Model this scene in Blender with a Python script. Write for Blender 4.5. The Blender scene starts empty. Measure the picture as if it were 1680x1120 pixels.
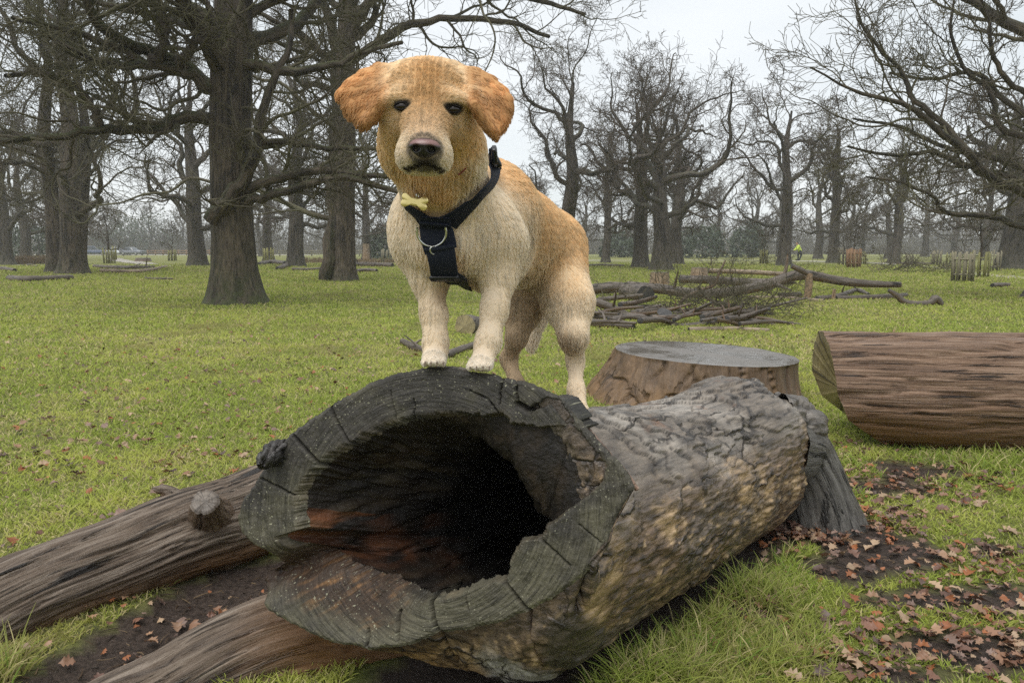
import bpy, math, random
import numpy as np
from mathutils import Vector
from mathutils.bvhtree import BVHTree

rng = np.random.default_rng(11)
SC = bpy.context.scene
COL = SC.collection
PI = math.pi

# ---------------------------------------------------------------- camera
F, CX, CY, HOR, H = 1213.0, 840.0, 560.0, 410.0, 1.0     # focal length and horizon in photo pixels, eye height in metres
PITCH = math.atan((CY - HOR) / F)
cam_d = bpy.data.cameras.new('camera')
cam_d.sensor_width = 36.0
cam_d.lens = 36.0 * F / 1680.0
cam_d.clip_end = 2000
cam_d.clip_start = 0.05
cam = bpy.data.objects.new('camera', cam_d)
COL.objects.link(cam)
cam.location = (0, 0, H)
cam.rotation_euler = (PI / 2 - PITCH, 0, 0)
SC.camera = cam

# ---------------------------------------------------------------- sky, sun, exposure
SUN_EL, SUN_ROT = math.radians(68), math.radians(215)
world = bpy.data.worlds.new('World')
SC.world = world
world.use_nodes = True
wt = world.node_tree
wt.nodes.clear()
w_out = wt.nodes.new('ShaderNodeOutputWorld')
w_mix = wt.nodes.new('ShaderNodeMixShader')
w_mix.inputs[0].default_value = 0.92
sky_n = wt.nodes.new('ShaderNodeTexSky')
sky_n.sky_type = 'NISHITA'
sky_n.sun_disc = False
sky_n.sun_elevation = SUN_EL
sky_n.sun_rotation = SUN_ROT
bg_a = wt.nodes.new('ShaderNodeBackground')
bg_a.inputs['Strength'].default_value = 0.1
wt.links.new(sky_n.outputs[0], bg_a.inputs['Color'])
bg_b = wt.nodes.new('ShaderNodeBackground')              # the closed grey cloud cover
bg_b.inputs['Strength'].default_value = 1.0
tc = wt.nodes.new('ShaderNodeTexCoord')
mp = wt.nodes.new('ShaderNodeMapping')
mp.inputs['Scale'].default_value = (1.0, 1.0, 3.0)
wt.links.new(tc.outputs['Generated'], mp.inputs[0])
wn = wt.nodes.new('ShaderNodeTexNoise')
wn.inputs['Scale'].default_value = 2.2
wn.inputs['Detail'].default_value = 5
wt.links.new(mp.outputs[0], wn.inputs['Vector'])
wr = wt.nodes.new('ShaderNodeValToRGB')
wr.color_ramp.elements[0].position = 0.33
wr.color_ramp.elements[0].color = (0.46, 0.49, 0.505, 1)
wr.color_ramp.elements[1].position = 0.66
wr.color_ramp.elements[1].color = (0.555, 0.57, 0.58, 1)
wt.links.new(wn.outputs[0], wr.inputs[0])
wt.links.new(wr.outputs[0], bg_b.inputs['Color'])
wt.links.new(bg_a.outputs[0], w_mix.inputs[1])
wt.links.new(bg_b.outputs[0], w_mix.inputs[2])
wt.links.new(w_mix.outputs[0], w_out.inputs[0])

sun_d = bpy.data.lights.new('sun', 'SUN')
sun_d.energy = 1.5
sun_d.angle = math.radians(45)
sun_d.color = (1.0, 0.97, 0.92)
sun = bpy.data.objects.new('sun', sun_d)
COL.objects.link(sun)
sd = Vector((math.sin(SUN_ROT) * math.cos(SUN_EL), math.cos(SUN_ROT) * math.cos(SUN_EL), math.sin(SUN_EL)))
sun.rotation_euler = sd.to_track_quat('Z', 'Y').to_euler()

SC.view_settings.view_transform = 'Standard'
SC.view_settings.look = 'None'
SC.view_settings.gamma = 1.0
SC.view_settings.use_curve_mapping = False
SC.view_settings.exposure = 0.90
SC.cycles.max_bounces = 6
SC.cycles.diffuse_bounces = 3
SC.cycles.glossy_bounces = 2
SC.cycles.transmission_bounces = 2
SC.cycles.transparent_max_bounces = 4
SC.cycles.use_denoising = False
SC.cycles.denoiser = 'OPENIMAGEDENOISE'
SC.cycles.denoising_input_passes = 'RGB_ALBEDO_NORMAL'
SC.cycles.denoising_prefilter = 'NONE'
SC.cycles.volume_bounces = 2
SC.cycles.sample_clamp_indirect = 1.5
SC.cycles.sample_clamp_direct = 8.0
SC.cycles_curves.shape = 'RIBBONS'
SC.cycles_curves.subdivisions = 1

# ---------------------------------------------------------------- layout helpers: photo pixel + distance -> place in the world
cp, sp_ = math.cos(PITCH), math.sin(PITCH)
def P(u, v, Y):
    x, z = (u - CX) / F, -(v - CY) / F
    d = np.array([x, cp + z * sp_, z * cp - sp_])
    t = Y / d[1]
    return np.array([d[0] * t, Y, H + d[2] * t])
def Pv(u, v, Y):
    u, v, Y = np.broadcast_arrays(np.asarray(u, float), v, Y)
    x, z = (u - CX) / F, -(v - CY) / F
    dy = cp + z * sp_
    t = Y / dy
    return np.stack([x * t, np.asarray(Y, float), H + (z * cp - sp_) * t], -1)
def G(u, v, z=0.0):
    x, zz = (u - CX) / F, -(v - CY) / F
    d = np.array([x, cp + zz * sp_, zz * cp - sp_])
    return np.array([0, 0, H]) + d * ((z - H) / d[2])
def unproject_plane(u, v, c, n):
    x, z = (np.asarray(u, float) - CX) / F, -(np.asarray(v, float) - CY) / F
    d = np.stack([x, cp + z * sp_, z * cp - sp_], -1)
    o = np.array([0, 0, H])
    t = ((c - o) @ n) / (d @ n)
    return o + d * t[..., None]

# ---------------------------------------------------------------- noise
_perm = np.random.default_rng(5).permutation(256)
_perm = np.concatenate([_perm, _perm, _perm])
_g = np.random.default_rng(6).normal(size=(256, 3))
_g /= np.linalg.norm(_g, axis=1)[:, None]
def noise(p, seed=0):
    p = np.asarray(p, float) + seed * 17.31
    i = np.floor(p).astype(np.int64)
    f = p - i
    i &= 255
    w = f * f * f * (f * (f * 6 - 15) + 10)
    out = 0
    for dx in (0, 1):
        wx = w[..., 0] if dx else 1 - w[..., 0]
        for dy in (0, 1):
            wy = w[..., 1] if dy else 1 - w[..., 1]
            for dz in (0, 1):
                wz = w[..., 2] if dz else 1 - w[..., 2]
                h = _perm[_perm[_perm[(i[..., 0] + dx) & 255] + ((i[..., 1] + dy) & 255)] + ((i[..., 2] + dz) & 255)]
                g = _g[h]
                out = out + wx * wy * wz * (g[..., 0] * (f[..., 0] - dx) + g[..., 1] * (f[..., 1] - dy) + g[..., 2] * (f[..., 2] - dz))
    return out * 1.6
def fbm(p, o=4, seed=0, gain=0.5):
    p = np.asarray(p, float)
    a, s, t = 1.0, 0.0, 0.0
    for k in range(o):
        s = s + a * noise(p * 2.0 ** k, seed + k)
        t += a
        a *= gain
    return s / t
def sstep(a, b, x):
    t = np.clip((x - a) / (b - a), 0, 1)
    return t * t * (3 - 2 * t)
def unit(v):
    return v / np.maximum(np.linalg.norm(v, axis=-1, keepdims=True), 1e-9)

# ---------------------------------------------------------------- object helpers
def tag(o, label=None, cat=None, group=None, kind=None):
    if label: o['label'] = label
    if cat: o['category'] = cat
    if group: o['group'] = group
    if kind: o['kind'] = kind
    return o
def empty(name, loc, label, cat, group=None):
    o = bpy.data.objects.new(name, None)
    COL.objects.link(o)
    o.location = loc
    o.empty_display_size = 0.1
    return tag(o, label, cat, group)
def set_attr(data, name, arr, dom='POINT'):
    arr = np.asarray(arr, np.float32)
    if arr.ndim == 1:
        a = data.attributes.new(name, 'FLOAT', dom); a.data.foreach_set('value', arr)
    elif arr.shape[1] == 3:
        a = data.attributes.new(name, 'FLOAT_VECTOR', dom); a.data.foreach_set('vector', arr.ravel())
    else:
        a = data.attributes.new(name, 'FLOAT_COLOR', dom); a.data.foreach_set('color', arr.ravel())
def mesh(name, V, faces, mat, parent=None, smooth=True, attrs=None, origin=None):
    """faces: list of (n,k) int arrays. V in world space; stored relative to the parent or to origin."""
    V = np.asarray(V, float)
    off = np.zeros(3)
    if parent is not None: off = np.array(parent.location)
    elif origin is not None: off = np.asarray(origin, float)
    me = bpy.data.meshes.new(name)
    faces = [np.asarray(f, np.int32) for f in faces if len(f)]
    lv = np.concatenate([f.ravel() for f in faces])
    cnt = np.concatenate([np.full(len(f), f.shape[1], np.int32) for f in faces])
    st = np.concatenate([[0], np.cumsum(cnt)[:-1]]).astype(np.int32)
    me.vertices.add(len(V)); me.vertices.foreach_set('co', (V - off).astype(np.float32).ravel())
    me.loops.add(len(lv)); me.loops.foreach_set('vertex_index', lv)
    me.polygons.add(len(cnt)); me.polygons.foreach_set('loop_start', st)
    if smooth: me.polygons.foreach_set('use_smooth', np.ones(len(cnt), bool))
    for k, a in (attrs or {}).items(): set_attr(me, k, a)
    me.update(calc_edges=True)
    if mat: me.materials.append(mat)
    o = bpy.data.objects.new(name, me)
    COL.objects.link(o)
    if parent is not None: o.parent = parent
    else: o.location = off
    return o
def hair(name, pts, rad, mat, parent=None, origin=None, attrs=None):
    """pts: list of (n,k,3) arrays, rad: list of (n,k) arrays -> one hair curves object."""
    off = np.zeros(3)
    if parent is not None: off = np.array(parent.location)
    elif origin is not None: off = np.asarray(origin, float)
    hc = bpy.data.hair_curves.new(name)
    sizes = np.concatenate([np.full(p.shape[0], p.shape[1]) for p in pts])
    hc.add_curves(sizes.tolist())
    pos = np.concatenate([(p - off).reshape(-1, 3) for p in pts]).astype(np.float32)
    hc.attributes['position'].data.foreach_set('vector', pos.ravel())
    r = np.concatenate([q.ravel() for q in rad]).astype(np.float32)
    a = hc.attributes.get('radius') or hc.attributes.new('radius', 'FLOAT', 'POINT')
    a.data.foreach_set('value', r)
    for k, v in (attrs or {}).items(): set_attr(hc, k, v, 'CURVE')
    if mat: hc.materials.append(mat)
    o = bpy.data.objects.new(name, hc)
    COL.objects.link(o)
    if parent is not None: o.parent = parent
    else: o.location = off
    return o
def copy_tree(o, parent=None):
    c = o.copy(); COL.objects.link(c)
    if parent is not None: c.parent = parent
    for ch in list(o.children): copy_tree(ch, c)
    return c

def frames(pts):
    pts = np.asarray(pts, float)
    T = unit(np.gradient(pts, axis=0))
    ref = np.array([0, 0, -1.0]) if abs(T[0][2]) < 0.9 else np.array([0, -1.0, 0])
    N = np.zeros_like(T)
    n = ref - T[0] * (ref @ T[0])
    N[0] = n / np.linalg.norm(n)
    for i in range(1, len(pts)):
        n = N[i - 1] - T[i] * (N[i - 1] @ T[i])
        N[i] = n / np.linalg.norm(n)
    return T, N, np.cross(T, N)
def spline(pts, n):
    """Catmull-Rom through the given rows (any width), n samples."""
    p = np.asarray(pts, float)
    if len(p) == 2:
        return p[0] + (p[1] - p[0]) * np.linspace(0, 1, n)[:, None]
    q = np.vstack([2 * p[0] - p[1], p, 2 * p[-1] - p[-2]])
    s = np.linspace(0, len(p) - 1 - 1e-6, n)
    i = s.astype(int); f = (s - i)[:, None]
    a, b, c, d = q[i], q[i + 1], q[i + 2], q[i + 3]
    return 0.5 * (2 * b + (c - a) * f + (2 * a - 5 * b + 4 * c - d) * f ** 2 + (3 * b - a - 3 * c + d) * f ** 3)
def grid_faces(n, m, wrap=True):
    """n rows of m vertices."""
    j = np.arange(m if wrap else m - 1)
    jn = (j + 1) % m
    i = np.arange(n - 1)[:, None] * m
    return np.stack([i + j, i + jn, i + m + jn, i + m + j], -1).reshape(-1, 4)
def tube(pts, R, sides, disp=None, tip=False, close=False):
    """returns V, faces, gc (grain coordinates: along, across, across). disp(gc, th, s) -> metres."""
    pts = np.asarray(pts, float)
    n = len(pts)
    T, N, B = frames(pts)
    s = np.concatenate([[0], np.cumsum(np.linalg.norm(np.diff(pts, axis=0), axis=1))])
    th = np.arange(sides) / sides * 2 * PI
    R = np.asarray(R, float)
    if R.ndim == 1: R = np.repeat(R[:, None], sides, 1)
    c, sn = np.cos(th)[None], np.sin(th)[None]
    gc = np.stack([np.repeat(s[:, None], sides, 1), R * c, R * sn], -1)
    RR = R + (disp(gc, th[None], s[:, None]) if disp else 0)
    V = pts[:, None] + N[:, None] * (RR * c)[..., None] + B[:, None] * (RR * sn)[..., None]
    V = V.reshape(-1, 3); gc = gc.reshape(-1, 3)
    fs = [grid_faces(n, sides)[:, ::-1]]
    if tip or close:
        k = len(V)
        V = np.vstack([V, pts[-1:] + (T[-1:] * R[-1].mean() * (0.6 if tip else 0.02))]); gc = np.vstack([gc, [[s[-1], 0, 0]]])
        j = np.arange(sides)
        fs.append(np.stack([(n - 1) * sides + (j + 1) % sides, (n - 1) * sides + j, np.full(sides, k)], -1)[:, ::-1])
        if close:
            k = len(V)
            V = np.vstack([V, pts[:1] - T[:1] * R[0].mean() * 0.02]); gc = np.vstack([gc, [[0, 0, 0]]])
            fs.append(np.stack([j, (j + 1) % sides, np.full(sides, k)], -1)[:, ::-1])
    return V, fs, gc
def merge(parts):
    """[(V, faces, attr)] -> joined"""
    Vs, Fs, As, k = [], [], [], 0
    for V, fs, a in parts:
        Vs.append(V); As.append(a)
        Fs += [np.asarray(f) + k for f in fs]
        k += len(V)
    return np.vstack(Vs), Fs, np.concatenate(As)
def box(c, size, rot=0.0, bevel=0.0):
    """axis-aligned box with optional chamfer, turned about z."""
    x, y, z = np.array(size) / 2.0
    V = np.array([[a, b, cc] for cc in (-z, z) for (a, b) in ((-x, -y), (x, -y), (x, y), (-x, y))], float)
    ca, sa = math.cos(rot), math.sin(rot)
    V = np.stack([V[:, 0] * ca - V[:, 1] * sa, V[:, 0] * sa + V[:, 1] * ca, V[:, 2]], -1) + np.asarray(c, float)
    Fq = np.array([[3, 2, 1, 0], [4, 5, 6, 7], [0, 1, 5, 4], [1, 2, 6, 5], [2, 3, 7, 6], [3, 0, 4, 7]])
    return V, [Fq]

# ---------------------------------------------------------------- material helper
class Mat:
    def __init__(s, name):
        s.m = bpy.data.materials.new(name); s.m.use_nodes = True
        s.t = s.m.node_tree
        s.b = s.t.nodes['Principled BSDF']
    def n(s, typ, ins=None, **props):
        nd = s.t.nodes.new('ShaderNode' + typ)
        for k, v in props.items(): setattr(nd, k, v)
        for k, v in (ins or {}).items(): s.put(nd.inputs[k], v)
        return nd
    def put(s, sock, v):
        if isinstance(v, bpy.types.NodeSocket): s.t.links.new(v, sock)
        elif isinstance(v, (tuple, list)) and sock.type == 'RGBA' and len(v) == 3: sock.default_value = (*v, 1)
        else: sock.default_value = v
    def attr(s, name, out='Vector'):
        return s.n('Attribute', attribute_name=name).outputs[out]
    def obj(s): return s.n('TexCoord').outputs['Object']
    def pos(s): return s.n('NewGeometry').outputs['Position']
    def map(s, vec, scale): return s.n('Mapping', {'Vector': vec, 'Scale': scale}).outputs[0]
    def noise(s, vec, scale=5., detail=4., rough=0.55, dist=0.):
        return s.n('TexNoise', {'Vector': vec, 'Scale': scale, 'Detail': detail, 'Roughness': rough, 'Distortion': dist}).outputs[0]
    def voro(s, vec, scale, feature='F1'):
        return s.n('TexVoronoi', {'Vector': vec, 'Scale': scale}, feature=feature).outputs[0]
    def ramp(s, fac, els, interp='LINEAR'):
        r = s.n('ValToRGB', {'Fac': fac})
        e = r.color_ramp.elements
        r.color_ramp.interpolation = interp
        while len(e) < len(els): e.new(0.5)
        for q, (p, c) in zip(e, els):
            q.position = p
            q.color = (c, c, c, 1) if not isinstance(c, (tuple, list)) else (*c, 1)
        return r.outputs[0]
    def mix(s, fac, a, b, mode='MIX'):
        nd = s.t.nodes.new('ShaderNodeMix'); nd.data_type = 'RGBA'; nd.blend_type = mode
        s.put(nd.inputs[0], fac)
        for sock, v in ((nd.inputs[6], a), (nd.inputs[7], b)): s.put(sock, v)
        return nd.outputs[2]
    def math(s, op, a, b=0.0, clamp=False):
        nd = s.n('Math', operation=op, use_clamp=clamp)
        s.put(nd.inputs[0], a); s.put(nd.inputs[1], b)
        return nd.outputs[0]
    def bump(s, h, strength=0.5, dist=0.01, normal=None):
        nd = s.n('Bump', {'Height': h, 'Strength': strength, 'Distance': dist})
        if normal is not None: s.put(nd.inputs['Normal'], normal)
        return nd.outputs[0]
    def done(s, col, rough=0.6, spec=0.5, normal=None, metal=0.0):
        s.put(s.b.inputs['Base Color'], col); s.put(s.b.inputs['Roughness'], rough)
        s.put(s.b.inputs['Specular IOR Level'], spec); s.put(s.b.inputs['Metallic'], metal)
        if normal is not None: s.put(s.b.inputs['Normal'], normal)
        return s.m
def flat(name, col, rough=0.6, spec=0.5, metal=0.0, grain=40.0, amt=0.25):
    m = Mat(name)
    f = m.noise(m.obj(), grain, 4)
    c = m.mix(f, tuple(x * (1 - amt) for x in col), tuple(min(1, x * (1 + amt)) for x in col))
    return m.done(c, rough, spec, m.bump(f, 0.15, 0.002), metal)
# ---------------------------------------------------------------- materials
def bark_mat(name, dark, light, moss=(0.06, 0.075, 0.02), ridge=26.0, rough=0.7):
    m = Mat(name)
    g = m.attr('gc')
    rd = m.noise(m.map(g, (2.2, ridge, ridge)), 1.0, 5, 0.65, 0.6)
    pl = m.voro(m.map(g, (5.0, ridge * 0.8, ridge * 0.8)), 1.0)
    big = m.noise(m.pos(), 1.3, 3)
    h = m.math('ADD', rd, m.math('MULTIPLY', pl, 0.35))
    c = m.mix(m.ramp(h, [(0.45, 0.0), (0.85, 1.0)]), dark, light)
    c = m.mix(m.ramp(big, [(0.4, 0.0), (0.7, 0.45)]), c, tuple(x * 0.45 for x in dark))
    streak = m.noise(m.map(g, (0.9, 7.0, 7.0)), 1.0, 4, 0.6, 0.8)
    c = m.mix(m.ramp(streak, [(0.50, 0.0), (0.60, 0.8)]), c, tuple(x * 0.42 for x in dark))
    mo = m.math('MULTIPLY', m.attr('moss', 'Fac'), m.ramp(m.noise(m.pos(), 6, 4), [(0.3, 0.0), (0.62, 1.0)]))
    c = m.mix(mo, c, moss)
    return m.done(c, rough, 0.35, m.bump(h, 0.9, 0.03))
M_BARK = bark_mat('oak_bark', (0.026, 0.02, 0.015), (0.125, 0.096, 0.068))
M_BARK_FAR = bark_mat('far_oak_bark', (0.035, 0.029, 0.024), (0.115, 0.094, 0.075))
def twig_mat(name, a, b):
    m = Mat(name)
    c = m.mix(m.ramp(m.noise(m.pos(), 0.9, 3), [(0.35, 0.0), (0.65, 1.0)]), a, b)
    return m.done(c, 0.8, 0.2)
M_TWIG = twig_mat('twig', (0.07, 0.057, 0.043), (0.10, 0.094, 0.054))
M_TWIG_FAR = twig_mat('far_twig', (0.088, 0.069, 0.054), (0.07, 0.057, 0.045))
M_BRUSH = twig_mat('thicket_twig', (0.075, 0.066, 0.056), (0.12, 0.105, 0.08))
M_REED = twig_mat('dry_bracken', (0.21, 0.155, 0.095), (0.16, 0.115, 0.07))

def log_mat(name, dark, mid, light, warm, along=1.6, across=55.0, rough=0.38):
    """weathered split-grained wood, wet: gc = (along, across, across); warm = attr for the sheltered brown side"""
    m = Mat(name)
    g = m.attr('gc')
    a = m.noise(m.map(g, (along, across, across)), 1.0, 7, 0.68, 0.3)
    b = m.noise(m.map(g, (along * 0.7, across * 0.36, across * 0.36)), 1.0, 5, 0.62, 0.4)
    big = m.noise(m.map(g, (2.0, 6, 6)), 1.0, 4)
    c = m.ramp(a, [(0.3, dark), (0.5, mid), (0.72, light)])
    crack = m.ramp(b, [(0.37, 0.0), (0.42, 1.0)])
    c = m.mix(crack, tuple(x * 0.35 for x in dark), c)
    wm = m.math('MULTIPLY', m.attr('warm', 'Fac'), m.ramp(big, [(0.3, 0.25), (0.6, 1.0)]))
    c = m.mix(wm, c, m.mix(a, tuple(x * 0.35 for x in warm), warm))
    h = m.math('ADD', a, m.math('MULTIPLY', crack, 0.6))
    return m.done(c, m.ramp(big, [(0.3, rough), (0.7, rough + 0.22)]), 0.5, m.bump(h, 0.9, 0.016))
M_LOG = log_mat('weathered_wood', (0.028, 0.018, 0.012), (0.12, 0.085, 0.058), (0.29, 0.237, 0.188), (0.26, 0.125, 0.042), along=2.6, across=85.0, rough=0.32)
M_LOG_BROWN = log_mat('brown_barkless_wood', (0.036, 0.018, 0.010), (0.165, 0.096, 0.056), (0.34, 0.232, 0.16), (0.31, 0.15, 0.05), along=3.2, across=95.0, rough=0.32)
M_STUMP = log_mat('wet_brown_stump', (0.03, 0.02, 0.013), (0.085, 0.056, 0.036), (0.17, 0.115, 0.073), (0.30, 0.165, 0.06), along=1.6, across=26.0, rough=0.45)
M_FLARE = log_mat('grey_wet_root', (0.03, 0.027, 0.024), (0.095, 0.088, 0.078), (0.20, 0.19, 0.172), (0.14, 0.12, 0.10), along=3.0, across=70.0, rough=0.33)
M_LOG_FAR = log_mat('dead_branch_wood', (0.04, 0.032, 0.027), (0.11, 0.09, 0.073), (0.2, 0.165, 0.135), (0.20, 0.115, 0.055), along=3, across=30, rough=0.5)
M_LOG_PALE = log_mat('pale_dead_wood', (0.12, 0.09, 0.065), (0.26, 0.2, 0.14), (0.4, 0.31, 0.22), (0.4, 0.24, 0.12), along=3, across=30, rough=0.5)

def cut_mat(name, base, light, rings=120.0, rough=0.45):
    """sawn end: gc = (radius, x, y) across the cut"""
    m = Mat(name)
    g = m.attr('gc')
    r = m.noise(m.map(g, (rings, 6, 6)), 1.0, 3, 0.5, 0.3)
    saw = m.noise(m.map(g, (3, 6, 160)), 1.0, 3)
    big = m.noise(m.map(g, (1, 9, 9)), 1.0, 4)
    c = m.mix(m.ramp(r, [(0.35, 0.0), (0.65, 1.0)]), base, light)
    c = m.mix(m.ramp(big, [(0.35, 0.55), (0.65, 0.0)]), c, tuple(x * 0.4 for x in base))
    dirn = m.n('VectorMath', {0: m.n('VectorMath', {0: g, 1: (0, 1, 1)}, operation='MULTIPLY').outputs[0]}, operation='NORMALIZE').outputs[0]
    ck = m.ramp(m.math('ABSOLUTE', m.math('SUBTRACT', m.noise(dirn, 3.2, 2, 0.5), 0.5)), [(0.004, 0.0), (0.012, 1.0)])
    c = m.mix(ck, tuple(x * 0.25 for x in base), c)
    h = m.math('ADD', m.math('ADD', r, saw), ck)
    return m.done(c, rough, 0.5, m.bump(h, 0.4, 0.004))
M_CUT_GREEN = cut_mat('algae_cut_wood', (0.25, 0.20, 0.095), (0.38, 0.31, 0.16))
M_CUT_STUB = cut_mat('brown_grey_cut_wood', (0.085, 0.066, 0.05), (0.15, 0.118, 0.09))
M_CUT_GREY = cut_mat('grey_cut_wood', (0.07, 0.064, 0.056), (0.13, 0.12, 0.108))
M_CUT_DARK = cut_mat('dark_cut_wood', (0.03, 0.027, 0.026), (0.06, 0.055, 0.05))
M_CUT_RED = cut_mat('brown_cut_wood', (0.15, 0.09, 0.055), (0.24, 0.155, 0.095))
m = Mat('wet_stump_top')
g = m.attr('gc')
w_ = m.ramp(m.noise(m.map(g, (0, 3.0, 3.0)), 1.0, 3), [(0.42, 0.0), (0.6, 1.0)])
r_ = m.noise(m.map(g, (70, 3, 3)), 1.0, 3)
dirn = m.n('VectorMath', {0: m.n('VectorMath', {0: g, 1: (0, 1, 1)}, operation='MULTIPLY').outputs[0]}, operation='NORMALIZE').outputs[0]
ck = m.ramp(m.math('ABSOLUTE', m.math('SUBTRACT', m.noise(dirn, 2.6, 2, 0.5), 0.5)), [(0.003, 0.0), (0.010, 1.0)])
st_c = m.mix(ck, (0.03, 0.025, 0.02), m.mix(r_, (0.075, 0.066, 0.056), (0.20, 0.18, 0.158)))
M_STUMP_TOP = m.done(st_c, m.math('ADD', m.math('MULTIPLY', w_, 0.3), 0.12), 0.6,
                     m.bump(r_, 0.12, 0.003))
def vcol_mat(name, rough=0.5, spec=0.45, gscale=(8, 50, 50), amt=0.55, bstr=0.7, bdist=0.006, speck=None, plates=False):
    """colour from the 'Col' attribute of the mesh, broken up by fine grain"""
    m = Mat(name)
    g = m.attr('gc')
    a = m.noise(m.map(g, gscale), 1.0, 6, 0.65, 0.3)
    f = m.noise(m.map(g, (90, 90, 90)), 1.0, 3, 0.6)
    k = m.ramp(a, [(0.28, 1.0 - amt), (0.72, 1.0 + amt)])
    c = m.mix(1.0, m.attr('Col', 'Color'), k, 'MULTIPLY')
    if speck:
        sp = m.ramp(m.noise(m.map(g, speck[0]), 1.0, 2, 0.5), [(speck[1], 0.0), (speck[1] + 0.04, 1.0)])
        sp = m.math('MULTIPLY', sp, m.ramp(m.noise(m.map(g, (5, 6, 6)), 1.0, 3), [(0.38, 0.1), (0.6, 0.9)]))
        c = m.mix(sp, c, speck[2])
    h = m.math('ADD', a, m.math('MULTIPLY', f, 0.4))
    if plates:                                           # fissures between plates of bark, their shade painted in dark
        wv_ = m.n('VectorMath', {0: g, 1: m.n('VectorMath', {0: m.n('TexNoise', {'Vector': g, 'Scale': 9.0, 'Detail': 4.0}).outputs['Color'], 1: (.10, .10, .10)}, operation='MULTIPLY').outputs[0]}, operation='ADD').outputs[0]
        ed = m.voro(m.map(wv_, (3.2, 15, 15)), 1.0, 'DISTANCE_TO_EDGE')
        k2 = m.ramp(ed, [(0.0, 0.0), (0.07, 1.0)])
        gate = m.ramp(m.noise(m.map(g, (3, 5, 5)), 1.0, 3), [(0.47, 0.0), (0.58, 1.0)])
        k2 = m.math('MAXIMUM', k2, m.math('SUBTRACT', 1.0, gate))
        c = m.mix(k2, (0.022, 0.017, 0.014), c)
        h = m.math('ADD', h, m.math('MULTIPLY', k2, 0.8))
    rr = m.ramp(m.noise(m.map(g, (5, 5, 5)), 1.0, 3), [(0.3, rough - 0.12), (0.7, rough + 0.15)])
    return m.done(c, rr, spec, m.bump(h, bstr, bdist))
def acol_mat(name, rough=0.6, spec=0.3, trans=0.0, trans_col=None):
    m = Mat(name)
    c = m.attr('Col', 'Color')
    m.done(c, rough, spec)
    if trans:
        t = m.n('BsdfTranslucent', {'Color': c})
        mx = m.n('MixShader', {0: trans, 1: m.b.outputs[0], 2: t.outputs[0]})
        m.t.links.new(mx.outputs[0], m.t.nodes['Material Output'].inputs[0])
    return m.m
M_GRASS = acol_mat('grass_blade', 0.5, 0.3, 0.5)
M_FUR = acol_mat('golden_fur', 0.6, 0.18, 0.45)
M_LEAF = acol_mat('dead_oak_leaf', 0.45, 0.4, 0.12)

# ---------------------------------------------------------------- ground
MUD = [(1460, 905, .34, .22), (1400, 935, .22, .2), (1530, 985, .3, .12), (1380, 868, .26, .2), (1440, 800, .3, .18),
       (1600, 1065, .34, .16), (1650, 985, .3, .15), (1500, 1105, .2, .07), (1240, 1015, .12, .06), (1400, 1100, .1, .05),
       (1620, 905, .12, .10), (1500, 770, .35, .2)]
MUD = [(*G(u, v)[:2], rx, ry) for u, v, rx, ry in MUD]
LA, LB = np.array([-0.16, 1.55]), np.array([1.05, 2.8])           # under the hollow log
BA, BB = G(130, 1090)[:2] + np.array([.05, .0]), G(420, 935)[:2]   # wet soil between the two boughs
def seg_d(x, y, a, b):
    d = b - a
    t = np.clip(((x - a[0]) * d[0] + (y - a[1]) * d[1]) / (d @ d), 0, 1)
    return np.hypot(x - a[0] - t * d[0], y - a[1] - t * d[1])
def mud(x, y):
    x, y = np.asarray(x, float), np.asarray(y, float)
    v = np.zeros_like(x)
    for cx, cy, rx, ry in MUD:
        v = np.maximum(v, np.exp(-(((x - cx) / rx) ** 2 + ((y - cy) / ry) ** 2)))
    v = np.maximum(v, 1.2 * np.exp(-(seg_d(x, y, LA, LB) / .22) ** 4))
    v = np.maximum(v, 1.3 * np.exp(-(seg_d(x, y, BA, BB) / .2) ** 4))
    for (tx, ty, tr) in ((*G(385, 500)[:2], 1.5), (*G(300, 503)[:2], .9), (*G(470, 503)[:2], .8)):
        v = np.maximum(v, 0.62 * np.exp(-(np.hypot(x - tx, (y - ty) * 1.6) / tr) ** 2))
    nn = fbm(np.stack([x * 5, y * 5, x * 0], -1), 4, 3)
    return sstep(0.54, 0.76, v + 0.42 * nn)
def gz(x, y):
    x, y = np.asarray(x, float), np.asarray(y, float)
    d = np.hypot(x, y)
    p = np.stack([x, y, np.zeros_like(x)], -1)
    return (0.012 * fbm(p * 2.2, 3, 9) * sstep(60, 10, d) + 0.05 * fbm(p * 0.22, 2, 19) * sstep(3, 9, d)
            - 0.05 * np.exp(-(seg_d(x, y, BA, BB) / .2) ** 2))
nr, na = 230, 480
rr_ = np.concatenate([[0.0], 0.35 * (900 / 0.35) ** (np.linspace(0, 1, nr - 1) ** 1.15)])
aa_ = np.arange(na) / na * 2 * PI
gx, gy = (rr_[:, None] * np.cos(aa_)).ravel(), (rr_[:, None] * np.sin(aa_)).ravel()
gv = np.stack([gx, gy, gz(gx, gy)], -1)
gv[:na, 2] = gz(0., 0.)
m = Mat('turf_and_soil')
ps = m.pos()
n1 = m.noise(ps, 0.35, 4, 0.6)
n2 = m.noise(ps, 2.5, 5, 0.65)
n3 = m.noise(ps, 28., 4, 0.7)
gr = m.mix(m.ramp(n1, [(0.36, 0.0), (0.64, 1.0)]), (0.155, 0.19, 0.042), (0.25, 0.24, 0.07))
gr = m.mix(m.ramp(n2, [(0.42, 0.0), (0.72, 0.7)]), gr, (0.29, 0.245, 0.11))
gr = m.mix(m.ramp(n3, [(0.38, 0.8), (0.58, 0.0)]), gr, (0.07, 0.085, 0.024))
n4 = m.noise(ps, 70., 5, 0.75)
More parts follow.
